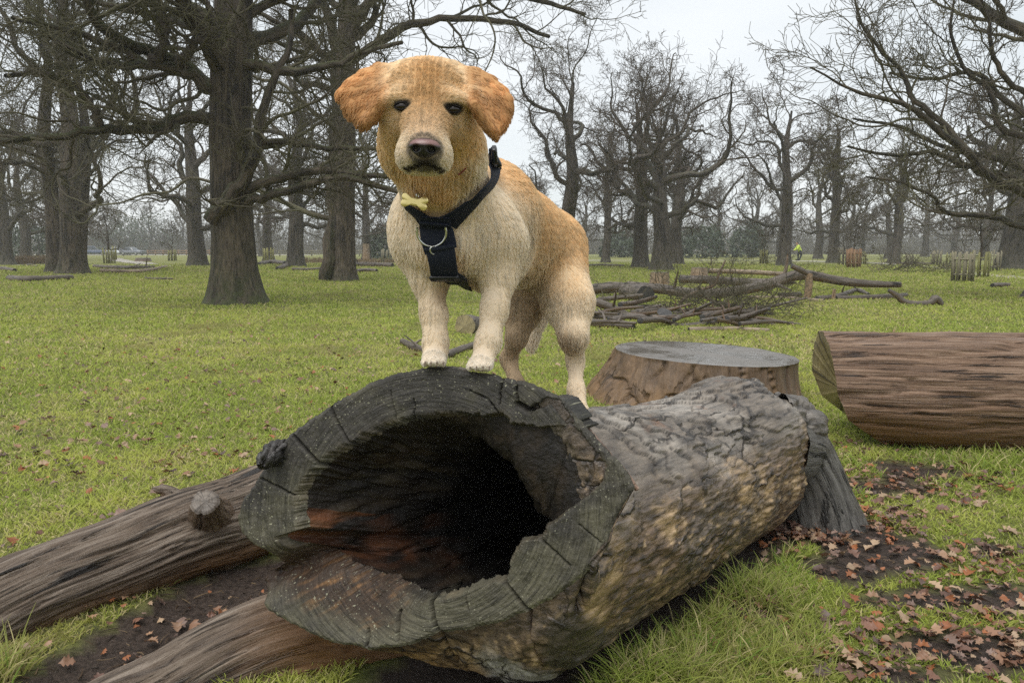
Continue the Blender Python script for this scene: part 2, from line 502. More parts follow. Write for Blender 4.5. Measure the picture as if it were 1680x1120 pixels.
soil = m.mix(m.ramp(n4, [(0.3, 0.0), (0.7, 1.0)]), (0.014, 0.010, 0.008), (0.105, 0.077, 0.062))
soil = m.mix(m.ramp(n2, [(0.45, 0.0), (0.65, 0.6)]), soil, (0.03, 0.02, 0.015))
gc_ = m.mix(m.attr('mud', 'Fac'), gr, soil)
M_GROUND = m.done(gc_, m.mix(m.attr('mud', 'Fac'), (0.9, 0.9, 0.9), (0.5, 0.5, 0.5)), 0.25, m.bump(m.math('ADD', n3, n4), 0.9, 0.02))
ground = tag(mesh('ground', gv, [grid_faces(nr, na)], M_GROUND, attrs={'mud': mud(gx, gy)}), kind='structure')
# ---------------------------------------------------------------- hollow log
FC = P(710, 835, 1.5)
FN = unit(np.array([-0.30, -0.93, 0.22]))
outer_px = np.array([(706,604),(769,609),(823,620),(874,632),(911,649),(930,668),(966,710),(999,745),(1030,778),(1036,803),(1010,849),(993,899),
    (960,941),(918,970),(867,1000),(790,1026),(718,1038),(649,1061),(596,1067),(525,1053),(487,1035),(450,1019),(417,996),(398,962),
    (408,948),(432,936),(434,921),(424,905),(412,893),(392,872),(386,850),(397,816),(412,797),(430,770),(437,757),(458,727),(508,689),(550,660),(597,634),(647,615)], float)
inner_px = np.array([(680,691),(727,687),(790,688),(820,683),(830,700),(874,706),(934,704),(957,729),(988,764),(978,795),(957,811),(920,840),(888,863),
    (882,880),(846,884),(830,915),(824,944),(781,953),(701,979),(660,985),(600,966),(540,946),(490,932),(470,928),(468,918),(474,902),(458,884),(462,878),(496,868),
    (490,812),(525,765),(576,733),(613,712),(645,700)], float)
cpx = np.array([708.0, 836.0])
def polar(pxs, th):
    d = pxs - cpx
    a = np.arctan2(-d[:, 1], d[:, 0]); r = np.hypot(d[:, 0], d[:, 1])
    o = np.argsort(a); a, r = a[o], r[o]
    return np.interp(th, np.concatenate([a - 2 * PI, a, a + 2 * PI]), np.concatenate([r, r, r]))
NT = 1400
TH = -PI + (np.arange(NT) + 0.5) / NT * 2 * PI
ct, st_ = np.cos(TH), np.sin(TH)
circ = np.stack([ct, st_, 0 * ct], -1)
r_out = polar(outer_px, TH) + 5.0 * fbm(circ * 9, 4, 31) + 2.5 * fbm(circ * 40, 3, 32)
r_in = polar(inner_px, TH) + 7.0 * fbm(circ * 14, 4, 33) + 4 * fbm(circ * 60, 2, 34)
r_in = np.minimum(r_in, r_out - 3)
AX = unit(np.array([1.12, 1.22, -0.0]))
C1 = np.array([0.875, 2.70, 0.225])
LL = float(np.linalg.norm((C1 - FC)[:2]))
U1, V1 = unit(np.array([AX[1], -AX[0], 0])), np.array([0, 0, 1.0])
def face_pt(r):
    return unproject_plane(cpx[0] + r * ct, cpx[1] - r * st_, FC, FN)
hollow_log = empty('hollow_log', (FC[0], FC[1], 0.0), 'dark hollow log with a rotten open end that the dog stands on', 'log')

# cracks across the sawn rim, in the plane of the cut: polyline, half width, depth
CR = [([(541,668),(556,700),(578,734)], 2.6, .05), ([(482,716),(505,742),(528,767)], 3.2, .06), ([(430,786),(480,811)], 2.0, .03),
      ([(849,662),(868,673),(900,657),(914,662),(935,690)], 4.5, .07), ([(905,660),(922,682),(940,705)], 4.0, .07),
      ([(698,980),(706,1008),(719,1040)], 4.2, .07), ([(820,944),(840,970),(866,1003)], 3.4, .06), ([(634,1012),(641,1030),(649,1050)], 3.0, .05),
      ([(679,655),(680,690)], 1.4, .02), ([(884,881),(905,900),(934,927)], 1.6, .025), ([(822,622),(819,664)], 1.5, .02), ([(846,634),(850,664)], 1.8, .03),
      ([(770,640),(800,655),(822,683)], 1.2, .015), ([(640,640),(650,690)], 1.0, .015), ([(590,1040),(596,1064)], 2.0, .03),
      ([(760,965),(768,1000)], 1.2, .015), ([(950,860),(985,890)], 1.0, .012)]
def seg_px(u, v, a, b):
    a, b = np.array(a, float), np.array(b, float); d = b - a
    t = np.clip(((u - a[0]) * d[0] + (v - a[1]) * d[1]) / (d @ d), 0, 1)
    return np.hypot(u - a[0] - t * d[0], v - a[1] - t * d[1])
NRR = 44
Vf, gcf, colf = [], [], []
# sawn rim with its bevelled lips
for j in range(NRR + 1):
    f = j / NRR
    r = r_in + (r_out - r_in) * f
    u, v = cpx[0] + r * ct, cpx[1] - r * st_
    p = face_pt(r)
    n3d = np.stack([u, v, 0 * u], -1)
    edge = np.minimum(f, 1 - f) * (r_out - r_in)
    wob = 2.5 * noise(n3d * 0.06, 3) + 1.2 * noise(n3d * 0.25, 4)
    sink = np.zeros(NT)
    for pl, w, dep in CR:
        dd = np.min([seg_px(u + wob, v + wob, a, b) for a, b in zip(pl[:-1], pl[1:])], axis=0)
        sink = np.maximum(sink, dep * sstep(w * 1.25, w * 0.45, dd))
    sink *= sstep(0, .04, f + 0.02)
    sink += 0.006 * sstep(6, 0, (1 - f) * (r_out - r_in)) + 0.02 * sstep(14, 0, f * (r_out - r_in)) ** 2
    # broken gap on the left, torn back from the cut
    gap = np.exp(-((TH + PI - 0.37) / 0.10) ** 2)
    sink += 0.075 * gap * (.6 + .4 * fbm(n3d * .05, 3, 28))
    # the lower left lip is split off lower than the rest
    low = sstep(-2.95, -2.7, TH) * sstep(-1.70, -2.25, TH)
    lowS = sstep(-2.95, -2.7, TH) * sstep(-1.35, -2.2, TH)
    sink += 0.012 * low + .06 * lowS * (1 - f) ** 1.2
    rel = 0.0035 * fbm(n3d * np.array([.05, .05, 1]), 4, 12) + 0.0012 * fbm(np.stack([r * 0.35, TH * 12, 0 * r], -1), 3, 14)
    Vf.append(p + AX * sink[:, None] - FN * 0 + FN * rel[:, None] * sstep(0, 4, edge)[:, None])
    gcf.append(np.stack([r / 600, u / 600, v / 600], -1))
    alg = sstep(-.25, .35, fbm(n3d * .012, 3, 21) + 0.35 * st_ * -1)
    edgey = sstep(12, 0, (1 - f) * (r_out - r_in)) * sstep(-.1, .3, -st_)
    base = np.array([.040, .036, .030]) * (1 - alg)[:, None] + np.array([.082, .075, .050]) * alg[:, None]
    base = base + (np.array([.16, .155, .075]) - base) * (0.55 * edgey * sstep(0, .4, fbm(n3d * .09, 3, 22)))[:, None]
    inn = sstep(20, 0, f * (r_out - r_in)) * sstep(-.3, .4, fbm(n3d * .03, 3, 25))
    base = base + (np.array([.12, .09, .05]) - base) * (0.5 * inn)[:, None]
    brown = low * sstep(.85, .45, f)
    strk = fbm(np.stack([u * .02 + v * .035, v * .006 - u * .01, 0 * u], -1) * 2.2, 4, 29)
    bc = np.array([.035, .02, .012]) + (np.array([.17, .085, .03]) - np.array([.035, .02, .012])) * sstep(.0, .5, strk)[:, None]
    base = base + (bc - base) * (0.95 * brown)[:, None]
    base = base + (np.array([.035, .018, .009]) - base) * np.clip(gap * 1.1, 0, 1)[:, None]
    base = base * (1 - 0.6 * sstep(0, .02, sink - .012 - .07 * low - .075 * gap))[:, None]
    colf.append(np.c_[base, np.ones(NT)])
Vf = np.array(Vf)
M_FACE = vcol_mat('sawn_algae_wood', 0.55, 0.35, (150, 12, 12), 0.75, 0.9, 0.005, speck=((60, 150, 200), 0.655, (0.34, 0.33, 0.23)))
mesh('cut_face', Vf.reshape(-1, 3), [grid_faces(NRR + 1, NT)], M_FACE, hollow_log, attrs={'gc': np.concatenate(gcf), 'Col': np.concatenate(colf)})

# outer surface
NO, NW = 240, 700
sub = np.arange(0, NT, 2)
tt = np.linspace(0, 1, NO) ** 1.35
V0 = Vf[-1][sub]
th2, c2, s2 = TH[sub], ct[sub], st_[sub]
cen = FC[None] + (C1 - FC)[None] * tt[:, None]
cen[:, 2] = C1[2] + 0.07 * np.exp(-tt * LL / 0.8)
rad = (0.292 - 0.04 * tt)
wl = 0.085 + 0.185 * sstep(-.75, .15, s2) * sstep(.80, -.05, c2)                        # the belly swells out quickly below the cut
w = 1 - np.exp(-(tt[:, None] * LL / wl[None]))
end = sstep(0.965, 1.0, tt)
bulge = 0.035 * np.exp(-((tt - .93) / .12) ** 2)
rr = rad[:, None] * (1 - 0.45 * end[:, None] ** 2) + bulge[:, None] * sstep(-.2, .9, s2)[None]
circp = cen[:, None] + U1 * (rr * c2)[..., None] + V1 * (rr * s2)[..., None]
ext = V0[None] + AX * (tt * LL)[:, None, None]
Vo = ext * (1 - w)[..., None] + circp * w[..., None]
gco = np.stack([np.repeat((tt * LL)[:, None], NW, 1), rr * c2, rr * s2], -1)
gco = np.stack([(Vo - FC) @ AX, (Vo - FC) @ U1, Vo[..., 2] - .3], -1)
nrm = np.cross(np.gradient(Vo, axis=1), np.gradient(Vo, axis=0))
nrm = unit(nrm)
if (nrm[60, NW // 4] @ (Vo[60, NW // 4] - cen[60])) < 0: nrm = -nrm
fade = sstep(0, 0.05, tt * LL)[:, None]
up = s2[None] + 0 * tt[:, None]
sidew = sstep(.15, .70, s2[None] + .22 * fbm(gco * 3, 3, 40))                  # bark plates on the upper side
skew = np.stack([gco[..., 0] + 0.9 * gco[..., 1], gco[..., 1] - .3 * gco[..., 0], gco[..., 2]], -1)
hh = 0.014 * fbm(gco * np.array([2.2, 4, 4]), 2, 41)
crev = 0 * hh
for k, thr in enumerate((-.20, 0.0, .20)):
    f_ = fbm(skew * np.array([2.2, 6.5, 6.5]), 4, 50 + 0 * k) + 0.055 * fbm(skew * 20, 3, 60 + k)
    pe = sstep(thr - .006, thr + .010, f_); crev = np.maximum(crev, sstep(.022, .0, np.abs(f_ - thr + .010)) * (.3 + .7 * sidew)); hh = hh + 0.0085 * pe * (0.30 + 0.70 * sidew)
hh = hh + 0.0040 * fbm(gco * np.array([4, 44, 44]), 3, 70) + 0.0012 * fbm(gco * 80, 2, 71)
rot = (1 - sidew) * sstep(0.0, .35, fbm(gco * 6, 3, 75) + .2)
hh = hh + (1 - sidew) * .004 * fbm(gco * np.array([18, 55, 55]), 3, 88)
hh = hh + rot * (0.018 * np.abs(fbm(gco * np.array([16, 30, 30]), 4, 76)) - 0.01)
bare = sstep(-.72, -.86, s2 + 0.05 * fbm(gco * 4, 3, 77)) * sstep(.25, .45, tt)[:, None]    # barkless strip underneath
hh = hh * (1 - 0.85 * bare) - 0.012 * bare
hole = np.exp(-(((tt * LL)[:, None] - .035) / .035) ** 2 - ((th2[None] + 0.28) / .11) ** 2)
hh = hh * fade - 0.05 * hole
Vo = Vo + nrm * hh[..., None]
# colour of the bark, with shade painted into the crevices
nA, nB, nC = fbm(gco * 3.2, 4, 81), fbm(gco * 9, 4, 82), fbm(gco * np.array([10, 40, 40]), 3, 83)
def lay(c, col, k): return c + (np.array(col) - c) * np.clip(k, 0, 1)[..., None]
cb = np.ones(nA.shape + (3,)) * np.array([.135, .110, .086])
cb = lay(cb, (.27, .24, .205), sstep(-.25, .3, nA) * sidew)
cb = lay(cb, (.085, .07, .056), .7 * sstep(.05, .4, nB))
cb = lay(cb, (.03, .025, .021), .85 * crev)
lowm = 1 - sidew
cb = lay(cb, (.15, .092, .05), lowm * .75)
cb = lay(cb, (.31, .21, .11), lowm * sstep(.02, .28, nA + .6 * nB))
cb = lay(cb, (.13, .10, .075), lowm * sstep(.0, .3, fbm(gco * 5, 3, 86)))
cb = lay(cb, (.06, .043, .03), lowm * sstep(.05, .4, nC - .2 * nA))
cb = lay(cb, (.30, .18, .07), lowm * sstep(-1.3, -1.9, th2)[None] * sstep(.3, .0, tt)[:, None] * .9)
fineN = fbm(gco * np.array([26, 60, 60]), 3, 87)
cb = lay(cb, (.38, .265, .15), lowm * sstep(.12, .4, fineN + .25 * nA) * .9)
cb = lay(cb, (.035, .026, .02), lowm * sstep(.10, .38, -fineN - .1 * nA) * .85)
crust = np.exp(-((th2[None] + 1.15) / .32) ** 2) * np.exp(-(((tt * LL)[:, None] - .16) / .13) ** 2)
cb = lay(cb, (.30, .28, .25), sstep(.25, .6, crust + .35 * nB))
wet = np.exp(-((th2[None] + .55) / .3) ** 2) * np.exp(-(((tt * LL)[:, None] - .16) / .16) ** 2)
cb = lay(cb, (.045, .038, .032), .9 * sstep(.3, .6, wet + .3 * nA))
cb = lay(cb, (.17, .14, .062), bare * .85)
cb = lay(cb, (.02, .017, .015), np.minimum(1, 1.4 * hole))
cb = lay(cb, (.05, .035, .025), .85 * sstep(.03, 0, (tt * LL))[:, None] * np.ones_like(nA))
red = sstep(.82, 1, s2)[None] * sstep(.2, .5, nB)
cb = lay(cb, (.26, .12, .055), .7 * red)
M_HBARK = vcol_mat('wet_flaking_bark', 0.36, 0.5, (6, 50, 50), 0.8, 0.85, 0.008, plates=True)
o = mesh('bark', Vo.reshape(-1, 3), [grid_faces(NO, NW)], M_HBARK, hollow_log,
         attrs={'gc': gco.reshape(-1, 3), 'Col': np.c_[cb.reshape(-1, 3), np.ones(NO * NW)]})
k = Vo[-1]
mesh('log_end', np.vstack([k, k.mean(0, keepdims=True) + AX * .01]), [np.stack([np.arange(NW), (np.arange(NW) + 1) % NW, np.full(NW, NW)], -1)], M_HBARK, hollow_log,
     attrs={'gc': np.vstack([gco[-1], gco[-1].mean(0, keepdims=True)]), 'Col': np.tile([[.08, .07, .055, 1.]], (NW + 1, 1))})

# rotten inside: a sagging hollow that runs back into the trunk
NI = 90
ti = np.linspace(0, 1, NI) ** 1.2
Vi0 = Vf[0][sub]
ci = Vi0.mean(0)
dep = ti * 1.05
shr = 1 - 0.75 * sstep(.45, 1.0, ti)
# the hole follows the trunk inside its shell
cI = FC[None] + (C1 - FC)[None] * (dep / LL)[:, None]
cI[:, 2] = C1[2] + 0.07 * np.exp(-dep / .8)
wI = 1 - np.exp(-dep[:, None] / wl[None])
rI = (.69 * (.292 - .04 * dep / LL) * shr)[:, None]
Vi = (Vi0[None] + AX * dep[:, None, None]) * (1 - wI)[..., None] + (cI[:, None] + U1 * (rI * c2)[..., None] + V1 * (rI * s2)[..., None]) * wI[..., None]
gci = np.stack([np.repeat(dep[:, None], NW, 1), Vi @ U1, Vi[..., 2]], -1)
ni = unit(cI[:, None] - Vi)
hi = 0.03 * fbm(gci * np.array([3, 11, 11]), 4, 91) + 0.016 * fbm(gci * np.array([6, 40, 40]), 3, 92) + 0.007 * fbm(gci * 50, 3, 93)
hi = hi * sstep(0, .06, dep)[:, None]
floor_ = sstep(-.3, -.75, s2)[None] * sstep(.0, .2, dep)[:, None]
hi = hi + 0.05 * floor_
Vi = Vi + ni * hi[..., None]
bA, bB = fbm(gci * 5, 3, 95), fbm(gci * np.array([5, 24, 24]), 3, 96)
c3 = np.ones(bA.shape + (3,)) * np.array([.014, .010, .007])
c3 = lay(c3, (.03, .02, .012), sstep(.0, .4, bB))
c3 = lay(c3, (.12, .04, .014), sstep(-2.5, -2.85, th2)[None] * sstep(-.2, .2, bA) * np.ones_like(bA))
c3 = lay(c3, (.085, .066, .04), .8 * sstep(2.3, 2.8, np.abs(th2))[None] * sstep(0, .3, bA))  # left wall painted lighter, for the daylight that falls on it
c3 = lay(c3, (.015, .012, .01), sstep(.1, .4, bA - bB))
c3 = lay(c3, (.006, .005, .0045), sstep(.10, .34, dep)[:, None] * np.ones_like(bA))  # darkness of the hollow painted in, near black further back
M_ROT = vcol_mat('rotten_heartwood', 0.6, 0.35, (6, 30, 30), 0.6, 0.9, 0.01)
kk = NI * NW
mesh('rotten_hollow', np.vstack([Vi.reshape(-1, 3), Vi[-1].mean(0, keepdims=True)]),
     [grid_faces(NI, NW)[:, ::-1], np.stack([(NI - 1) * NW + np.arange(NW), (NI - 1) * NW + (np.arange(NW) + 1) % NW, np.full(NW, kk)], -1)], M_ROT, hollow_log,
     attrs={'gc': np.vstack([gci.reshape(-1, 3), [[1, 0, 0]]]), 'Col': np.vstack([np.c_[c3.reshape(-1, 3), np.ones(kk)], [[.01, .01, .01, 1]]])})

def log_part(name, ctrl, rads, mat, parent=None, sides=72, n=60, grain=0.01, seed=0, warm=None, origin=None, gs=(2.2, 26), tip=False, close=False, squash=1.0, lump=0.06):
    """ctrl: world points; a barkless bough with grain ridges along it."""
    q = spline(np.c_[np.asarray(ctrl, float), np.asarray(rads, float)], n)
    pts, R = q[:, :3], q[:, 3]
    def disp(gc, th, s):
        rr = np.hypot(gc[..., 1], gc[..., 2])
        u = gc / np.maximum(rr, 1e-6)[..., None] * rr.mean()
        u[..., 0] = gc[..., 0]
        a = fbm(u * np.array([gs[0], gs[1], gs[1]]), 4, seed)
        b = fbm(u * np.array([1.3, 4, 4]), 3, seed + 7)
        crack = sstep(.10, .0, np.abs(fbm(u * np.array([gs[0] * .5, gs[1] * .45, gs[1] * .45]), 3, seed + 3)))
        fine = sstep(.055, .0, np.abs(fbm(u * np.array([gs[0] * .9, gs[1] * 1.3, gs[1] * 1.3]), 3, seed + 9)))
        return grain * a + rr * lump * 2 * b - grain * 0.9 * crack - grain * .6 * fine
    V, fs, gc = tube(pts, R, sides, disp, tip, close)
    th = np.tile(np.arange(sides) / sides * 2 * PI, n)
    th = np.concatenate([th, np.full(len(V) - len(th), PI)])
    wm = sstep(-.15, .6, np.cos(th)) if warm is None else warm(V, th)     # theta 0 points to the ground
    return mesh(name, V, fs, mat, parent, origin=origin, attrs={'gc': gc, 'warm': wm}), V, pts, R
def cut_end(pts, R, which, mat, parent, sides=72, name='cut_end', normal=None, V=None, seed=0, rings=10):
    """a sawn disc that closes the end ring of a log."""
    ring = V[:sides] if which == 0 else V[(len(R) - 1) * sides:len(R) * sides]
    c = ring.mean(0)
    d = unit(pts[0] - pts[1]) if which == 0 else unit(pts[-1] - pts[-2])
    Vs, gs_ = [], []
    for k in range(rings):
        f = 1.0 - k / rings
        q = c + (ring - c) * f
        h = 0.004 * fbm(q * 25, 3, seed) * (1 if k else 0) + 0.004 * min(1, k / 2)
        Vs.append(q + d * np.asarray(h).reshape(-1, 1))
        rel = (ring - c) * f
        a = unit(ring[0] - c); b = np.cross(d, a)
        gs_.append(np.stack([np.linalg.norm(rel, axis=1), rel @ a, rel @ b], -1))
    Vs.append((c + d * 0.004)[None]); gs_.append(np.zeros((1, 3)))
    k = rings * sides; j = np.arange(sides)
    fs = [grid_faces(rings, sides), np.stack([(rings - 1) * sides + j, (rings - 1) * sides + (j + 1) % sides, np.full(sides, k)], -1)]
    if which == 0: fs = [f[:, ::-1] for f in fs]
    return mesh(name, np.vstack(Vs), [f[:, ::-1] for f in fs], mat, parent, attrs={'gc': np.concatenate(gs_)})

# flared root end, sawn through, at the far end of the hollow log
a_ = P(1265, 735, 2.60)
fl, Vfl, pfl, Rfl = log_part('root_flare', [a_, P(1303, 745, 2.66), P(1328, 780, 2.66), P(1340, 825, 2.66), P(1348, 868, 2.66)], [.16, .14, .122, .138, .165], M_FLARE, hollow_log, 96, 60, .006, 5,
                             warm=lambda V, th: 0 * th)
cut_end(pfl, Rfl, 1, M_CUT_DARK, hollow_log, 96, V=Vfl)
kn, Vk, pk, Rk = log_part('bark_collar', [P(1250, 700, 2.6), P(1290, 706, 2.66), P(1318, 712, 2.70), P(1336, 716, 2.72)], [.15, .14, .115, .04], M_HBARK, hollow_log, 96, 60, .022, 15, gs=(7, 16), tip=True)
set_attr(kn.data, 'Col', np.tile([[.12, .105, .09, 1.]], (len(kn.data.vertices), 1)))
# lower limb that carries the open end
ll, Vl, pl_, Rl = log_part('lower_limb', [P(760, 1040, 2.0), P(620, 1055, 1.86), P(500, 1062, 1.78), P(410, 1092, 1.73), P(300, 1152, 1.66), P(170, 1215, 1.57), P(40, 1300, 1.48)], [.19, .17, .145, .14, .135, .13, .125],
                           M_LOG, hollow_log, 160, 120, .013, 25, warm=lambda V, th: np.maximum(sstep(-.35, .4, np.cos(th) + .9 * np.sin(th + PI)), sstep(-.72, -.45, V[:, 0])))
# black gnarled burr on the left of the rim
bu, Vb, _, _ = log_part('burr', [P(470, 735, 1.66), P(440, 750, 1.62), P(428, 765, 1.6)], [.028, .03, .012], M_HBARK, hollow_log, 40, 24, .012, 35, gs=(30, 40), tip=True, lump=.2)
set_attr(bu.data, 'Col', np.tile([[.03, .027, .025, 1.]], (len(bu.data.vertices), 1)))
# loose strip of bark along the split on the right of the rim
st2, Vs2, _, _ = log_part('bark_strip', [P(922, 664, 1.52), P(950, 694, 1.505), P(985, 735, 1.48), P(1015, 770, 1.465), P(1045, 802, 1.46)], [.010, .011, .011, .012, .006], M_HBARK, hollow_log, 32, 90, .003, 45, gs=(14, 30), tip=True, lump=.12)
set_attr(st2.data, 'Col', np.tile([[.19, .12, .085, 1.]], (len(st2.data.vertices), 1)))

# ---------------------------------------------------------------- the bough behind it, on the left
left_bough = empty('fallen_bough', G(200, 1010), 'long grey grooved bough on the grass left of the hollow log', 'log')
lb, Vlb, plb, Rlb = log_part('bough_wood', [P(-160, 1095, 1.72), P(30, 990, 1.93), P(180, 930, 2.12), P(300, 880, 2.3), P(400, 850, 2.45), P(520, 800, 2.65), P(600, 770, 2.8)],
                             [.125, .132, .138, .150, .158, .16, .16], M_LOG, left_bough, 220, 170, .013, 55, gs=(1.6, 20), lump=.05)
cut_end(plb, Rlb, 1, M_CUT_DARK, left_bough, 220, V=Vlb)
cut_end(plb, Rlb, 0, M_CUT_DARK, left_bough, 220, V=Vlb)
sb_, Vsb, psb, Rsb = log_part('branch_stub', [P(350, 868, 2.37), P(343, 846, 2.27), P(339, 833, 2.215), P(337, 823, 2.19)], [.15, .072, .05, .043], M_LOG, left_bough, 64, 40, .006, 56, gs=(6, 26), warm=lambda V, th: .25 + 0 * th)
cut_end(psb, Rsb, 1, M_CUT_STUB, left_bough, 64, V=Vsb)
log_part('knot', [P(300, 830, 2.36), P(272, 806, 2.34), P(258, 803, 2.33), P(250, 801, 2.33)], [.05, .022, .012, .003], M_LOG, left_bough, 32, 20, .006, 57, gs=(8, 40), tip=True, lump=.2)

# ---------------------------------------------------------------- the big log on the right
right_log = empty('fallen_log', G(1560, 748), 'thick barkless brown log lying at the right edge, its green sawn end facing left', 'log')
rl, Vrl, prl, Rrl = log_part('log_wood', [P(1350, 640, 3.92), P(1480, 643, 3.84), P(1660, 647, 3.75), P(1900, 652, 3.63), P(2150, 658, 3.5)], [.325, .325, .32, .315, .31], M_LOG_BROWN, right_log, 260, 190, .017, 65, gs=(1.0, 15), lump=.045)
# the saw went through at a slant: push the first rings over
me = rl.data
co = np.empty(len(me.vertices) * 3, np.float32); me.vertices.foreach_get('co', co); co = co.reshape(-1, 3)
sx = sstep(.9, 0, co[:, 0] - co[:, 0].min())
zc = Vrl[:, 2] - .31
co[:, 0] += np.clip(-zc, 0, 1) ** 1.0 * .42 * sx + np.clip(-zc - .15, 0, 1) * 1.0 * sx - np.clip(zc, 0, 1) * .06 * sx
me.vertices.foreach_set('co', co.ravel()); me.update()
cut_end(prl, Rrl, 0, M_CUT_GREEN, right_log, 260, V=co.astype(float) + np.array(right_log.location), rings=16)
cut_end(prl, Rrl, 1, M_CUT_GREEN, right_log, 260, V=co.astype(float) + np.array(right_log.location))

# ---------------------------------------------------------------- the wide stump
def stump(name, u, v, Y, rt, rb, h, label, top_mat, side_mat, flare=1.4, sides=220, seed=0, tilt=0.0, group=None, lobes=.10, skew=0.0):
    base = P(u, v, Y); base[2] = 0
    root = empty(name, base, label, 'stump', group)
    n = 46
    zz = np.linspace(-0.05, h, n)
    f = 1 - (zz + .05) / (h + .05)
    th = np.arange(sides) / sides * 2 * PI
    cc = np.stack([np.cos(th), np.sin(th), 0 * th], -1)
    R = rt * (1 + .05 * fbm(cc * 1.6, 3, seed))[None] + (rb - rt) * (f[:, None] ** flare) * (1 + lobes * 4 * fbm(cc * 2.4, 2, seed + 1))[None]
    q = np.stack([cc[None, :, 0] * R, cc[None, :, 1] * R, np.repeat(zz[:, None], sides, 1)], -1)
    q[..., 2] += tilt * q[..., 0] * (1 - f)[:, None]
    q[..., 0] += skew * f[:, None]
    g3 = np.stack([q[..., 2], q[..., 0], q[..., 1]], -1)
    gk = g3 * np.array([.25, 9, 9]) / rt * .6
    dn = 0.020 * rt / .6 * fbm(gk, 4, seed + 2) - 0.028 * rt / .6 * sstep(.07, 0, np.abs(fbm(gk * .55, 2, seed + 3)))
    fd = sstep(0, .06, f)[:, None]
    q = q + cc[None] * (dn * (0.25 + .75 * fd))[..., None]
    V = q.reshape(-1, 3) + base
    mesh('stump_wood', V, [grid_faces(n, sides)], side_mat, root, attrs={'gc': g3.reshape(-1, 3), 'warm': np.repeat(.35 + .4 * sstep(.2, .9, f), sides)})
    pts = np.array([base, base + [0, 0, h]])
    cut_end(pts, np.zeros(n), 1, top_mat, root, sides, 'stump_top', V=V, rings=22, seed=seed)
    return root
stump('tree_stump', 1154, 640, 5.15, .625, .77, .285, 'wide low tree stump with a wet grey top behind the hollow log', M_STUMP_TOP, M_STUMP, seed=3, tilt=-.045, skew=-.10)
# ---------------------------------------------------------------- bare oaks
def perp_pair(t):
    ref = np.where(np.abs(t[..., 2:3]) < .9, np.array([0, 0, 1.0]), np.array([1.0, 0, 0]))
    a = unit(np.cross(t, ref)); return a, np.cross(t, a)
def spawn(par, prad, n_per, lo, hi, ang, lratio, rratio, K, gnarl, up, r, minr, plen=None, flat=0.0, out=0.0, cen=None):
    """par (N,K0,3) polylines -> children (N*n_per, K, 3), radii"""
    N, K0, _ = par.shape
    pi = np.repeat(np.arange(N), n_per)
    t = (np.tile((np.arange(n_per) + .5) / n_per, N) + r.uniform(-.5, .5, N * n_per) / n_per)
    t = lo + (hi - lo) * np.clip(t, 0, 1)
    x = t * (K0 - 1); i = np.minimum(x.astype(int), K0 - 2); f = (x - i)[:, None]
    a, b = par[pi, i], par[pi, i + 1]
    st = a + (b - a) * f
    tan = unit(b - a)
    pr = prad[pi, i] * (1 - f[:, 0]) + prad[pi, i + 1] * f[:, 0]
    p1, p2 = perp_pair(tan)
    phi = r.uniform(0, 2 * PI, len(pi))
    side = p1 * np.cos(phi)[:, None] + p2 * np.sin(phi)[:, None]
    if flat: side = unit(side * np.array([1, 1, 1 - flat]))
    if cen is not None and out: side = unit(side + out * unit((st - cen) * np.array([1, 1, .6])))
    an = np.radians(r.uniform(ang[0], ang[1], len(pi)))[:, None]
    d = unit(tan * np.cos(an) + side * np.sin(an))
    L = np.linalg.norm(np.diff(par, axis=1), axis=2).sum(1)[pi] if plen is None else plen[pi]
    ln = L * r.uniform(lratio[0], lratio[1], len(pi)) * (1.15 - .6 * t)
    r0 = np.maximum(np.minimum(pr * rratio * r.uniform(.7, 1.05, len(pi)), pr * .9), minr)
    return walk(st, d, ln, r0, K, gnarl, up, r, minr)
def walk(st, d, ln, r0, K, gnarl, up, r, minr, taper=.75):
    M = len(st)
    pts = np.zeros((M, K, 3)); pts[:, 0] = st
    step = (ln / (K - 1))[:, None]
    for k in range(1, K):
        pts[:, k] = pts[:, k - 1] + d * step
        d = unit(d + r.normal(size=(M, 3)) * gnarl + np.array([0, 0, up]))
    rad = np.maximum(r0[:, None] * (1 - taper * np.linspace(0, 1, K))[None], minr)
    return pts, rad
def trunk_geo(ctrl, rads, flare, sides, n, seed, rough=.05, moss=.5):
    q = spline(np.c_[np.asarray(ctrl, float), np.asarray(rads, float)], n)
    pts, R = q[:, :3], q[:, 3]
    hgt = pts[:, 2] - pts[0, 2]
    th = np.arange(sides) / sides * 2 * PI
    cc = np.stack([np.cos(th), np.sin(th), 0 * th], -1)
    lob = 1 + .55 * fbm(cc * 1.9, 2, seed)
    R2 = R[:, None] * (1 + flare * np.exp(-np.maximum(hgt, 0) / (R[0] * .8))[:, None] * lob[None])
    def disp(gc, th_, s):
        rr = np.hypot(gc[..., 1], gc[..., 2])
        u = np.stack([s + 0 * th_, cc[None, :, 0] * rads[0] + 0 * s, cc[None, :, 1] * rads[0] + 0 * s], -1)
        return rr * (rough * 1.4 * fbm(u * np.array([1.1, 3.2, 3.2]) / rads[0] * .5, 3, seed + 4) + rough * .55 * fbm(u * np.array([2.5, 18, 18]) / rads[0] * .5, 3, seed + 5))
    V, fs, gc = tube(pts, R2, sides, disp, tip=True)
    ms = np.repeat(moss * np.exp(-np.maximum(hgt, 0) / (R[0] * 1.1)), sides)
    return V, fs, gc, np.concatenate([ms, [0]]), pts, R
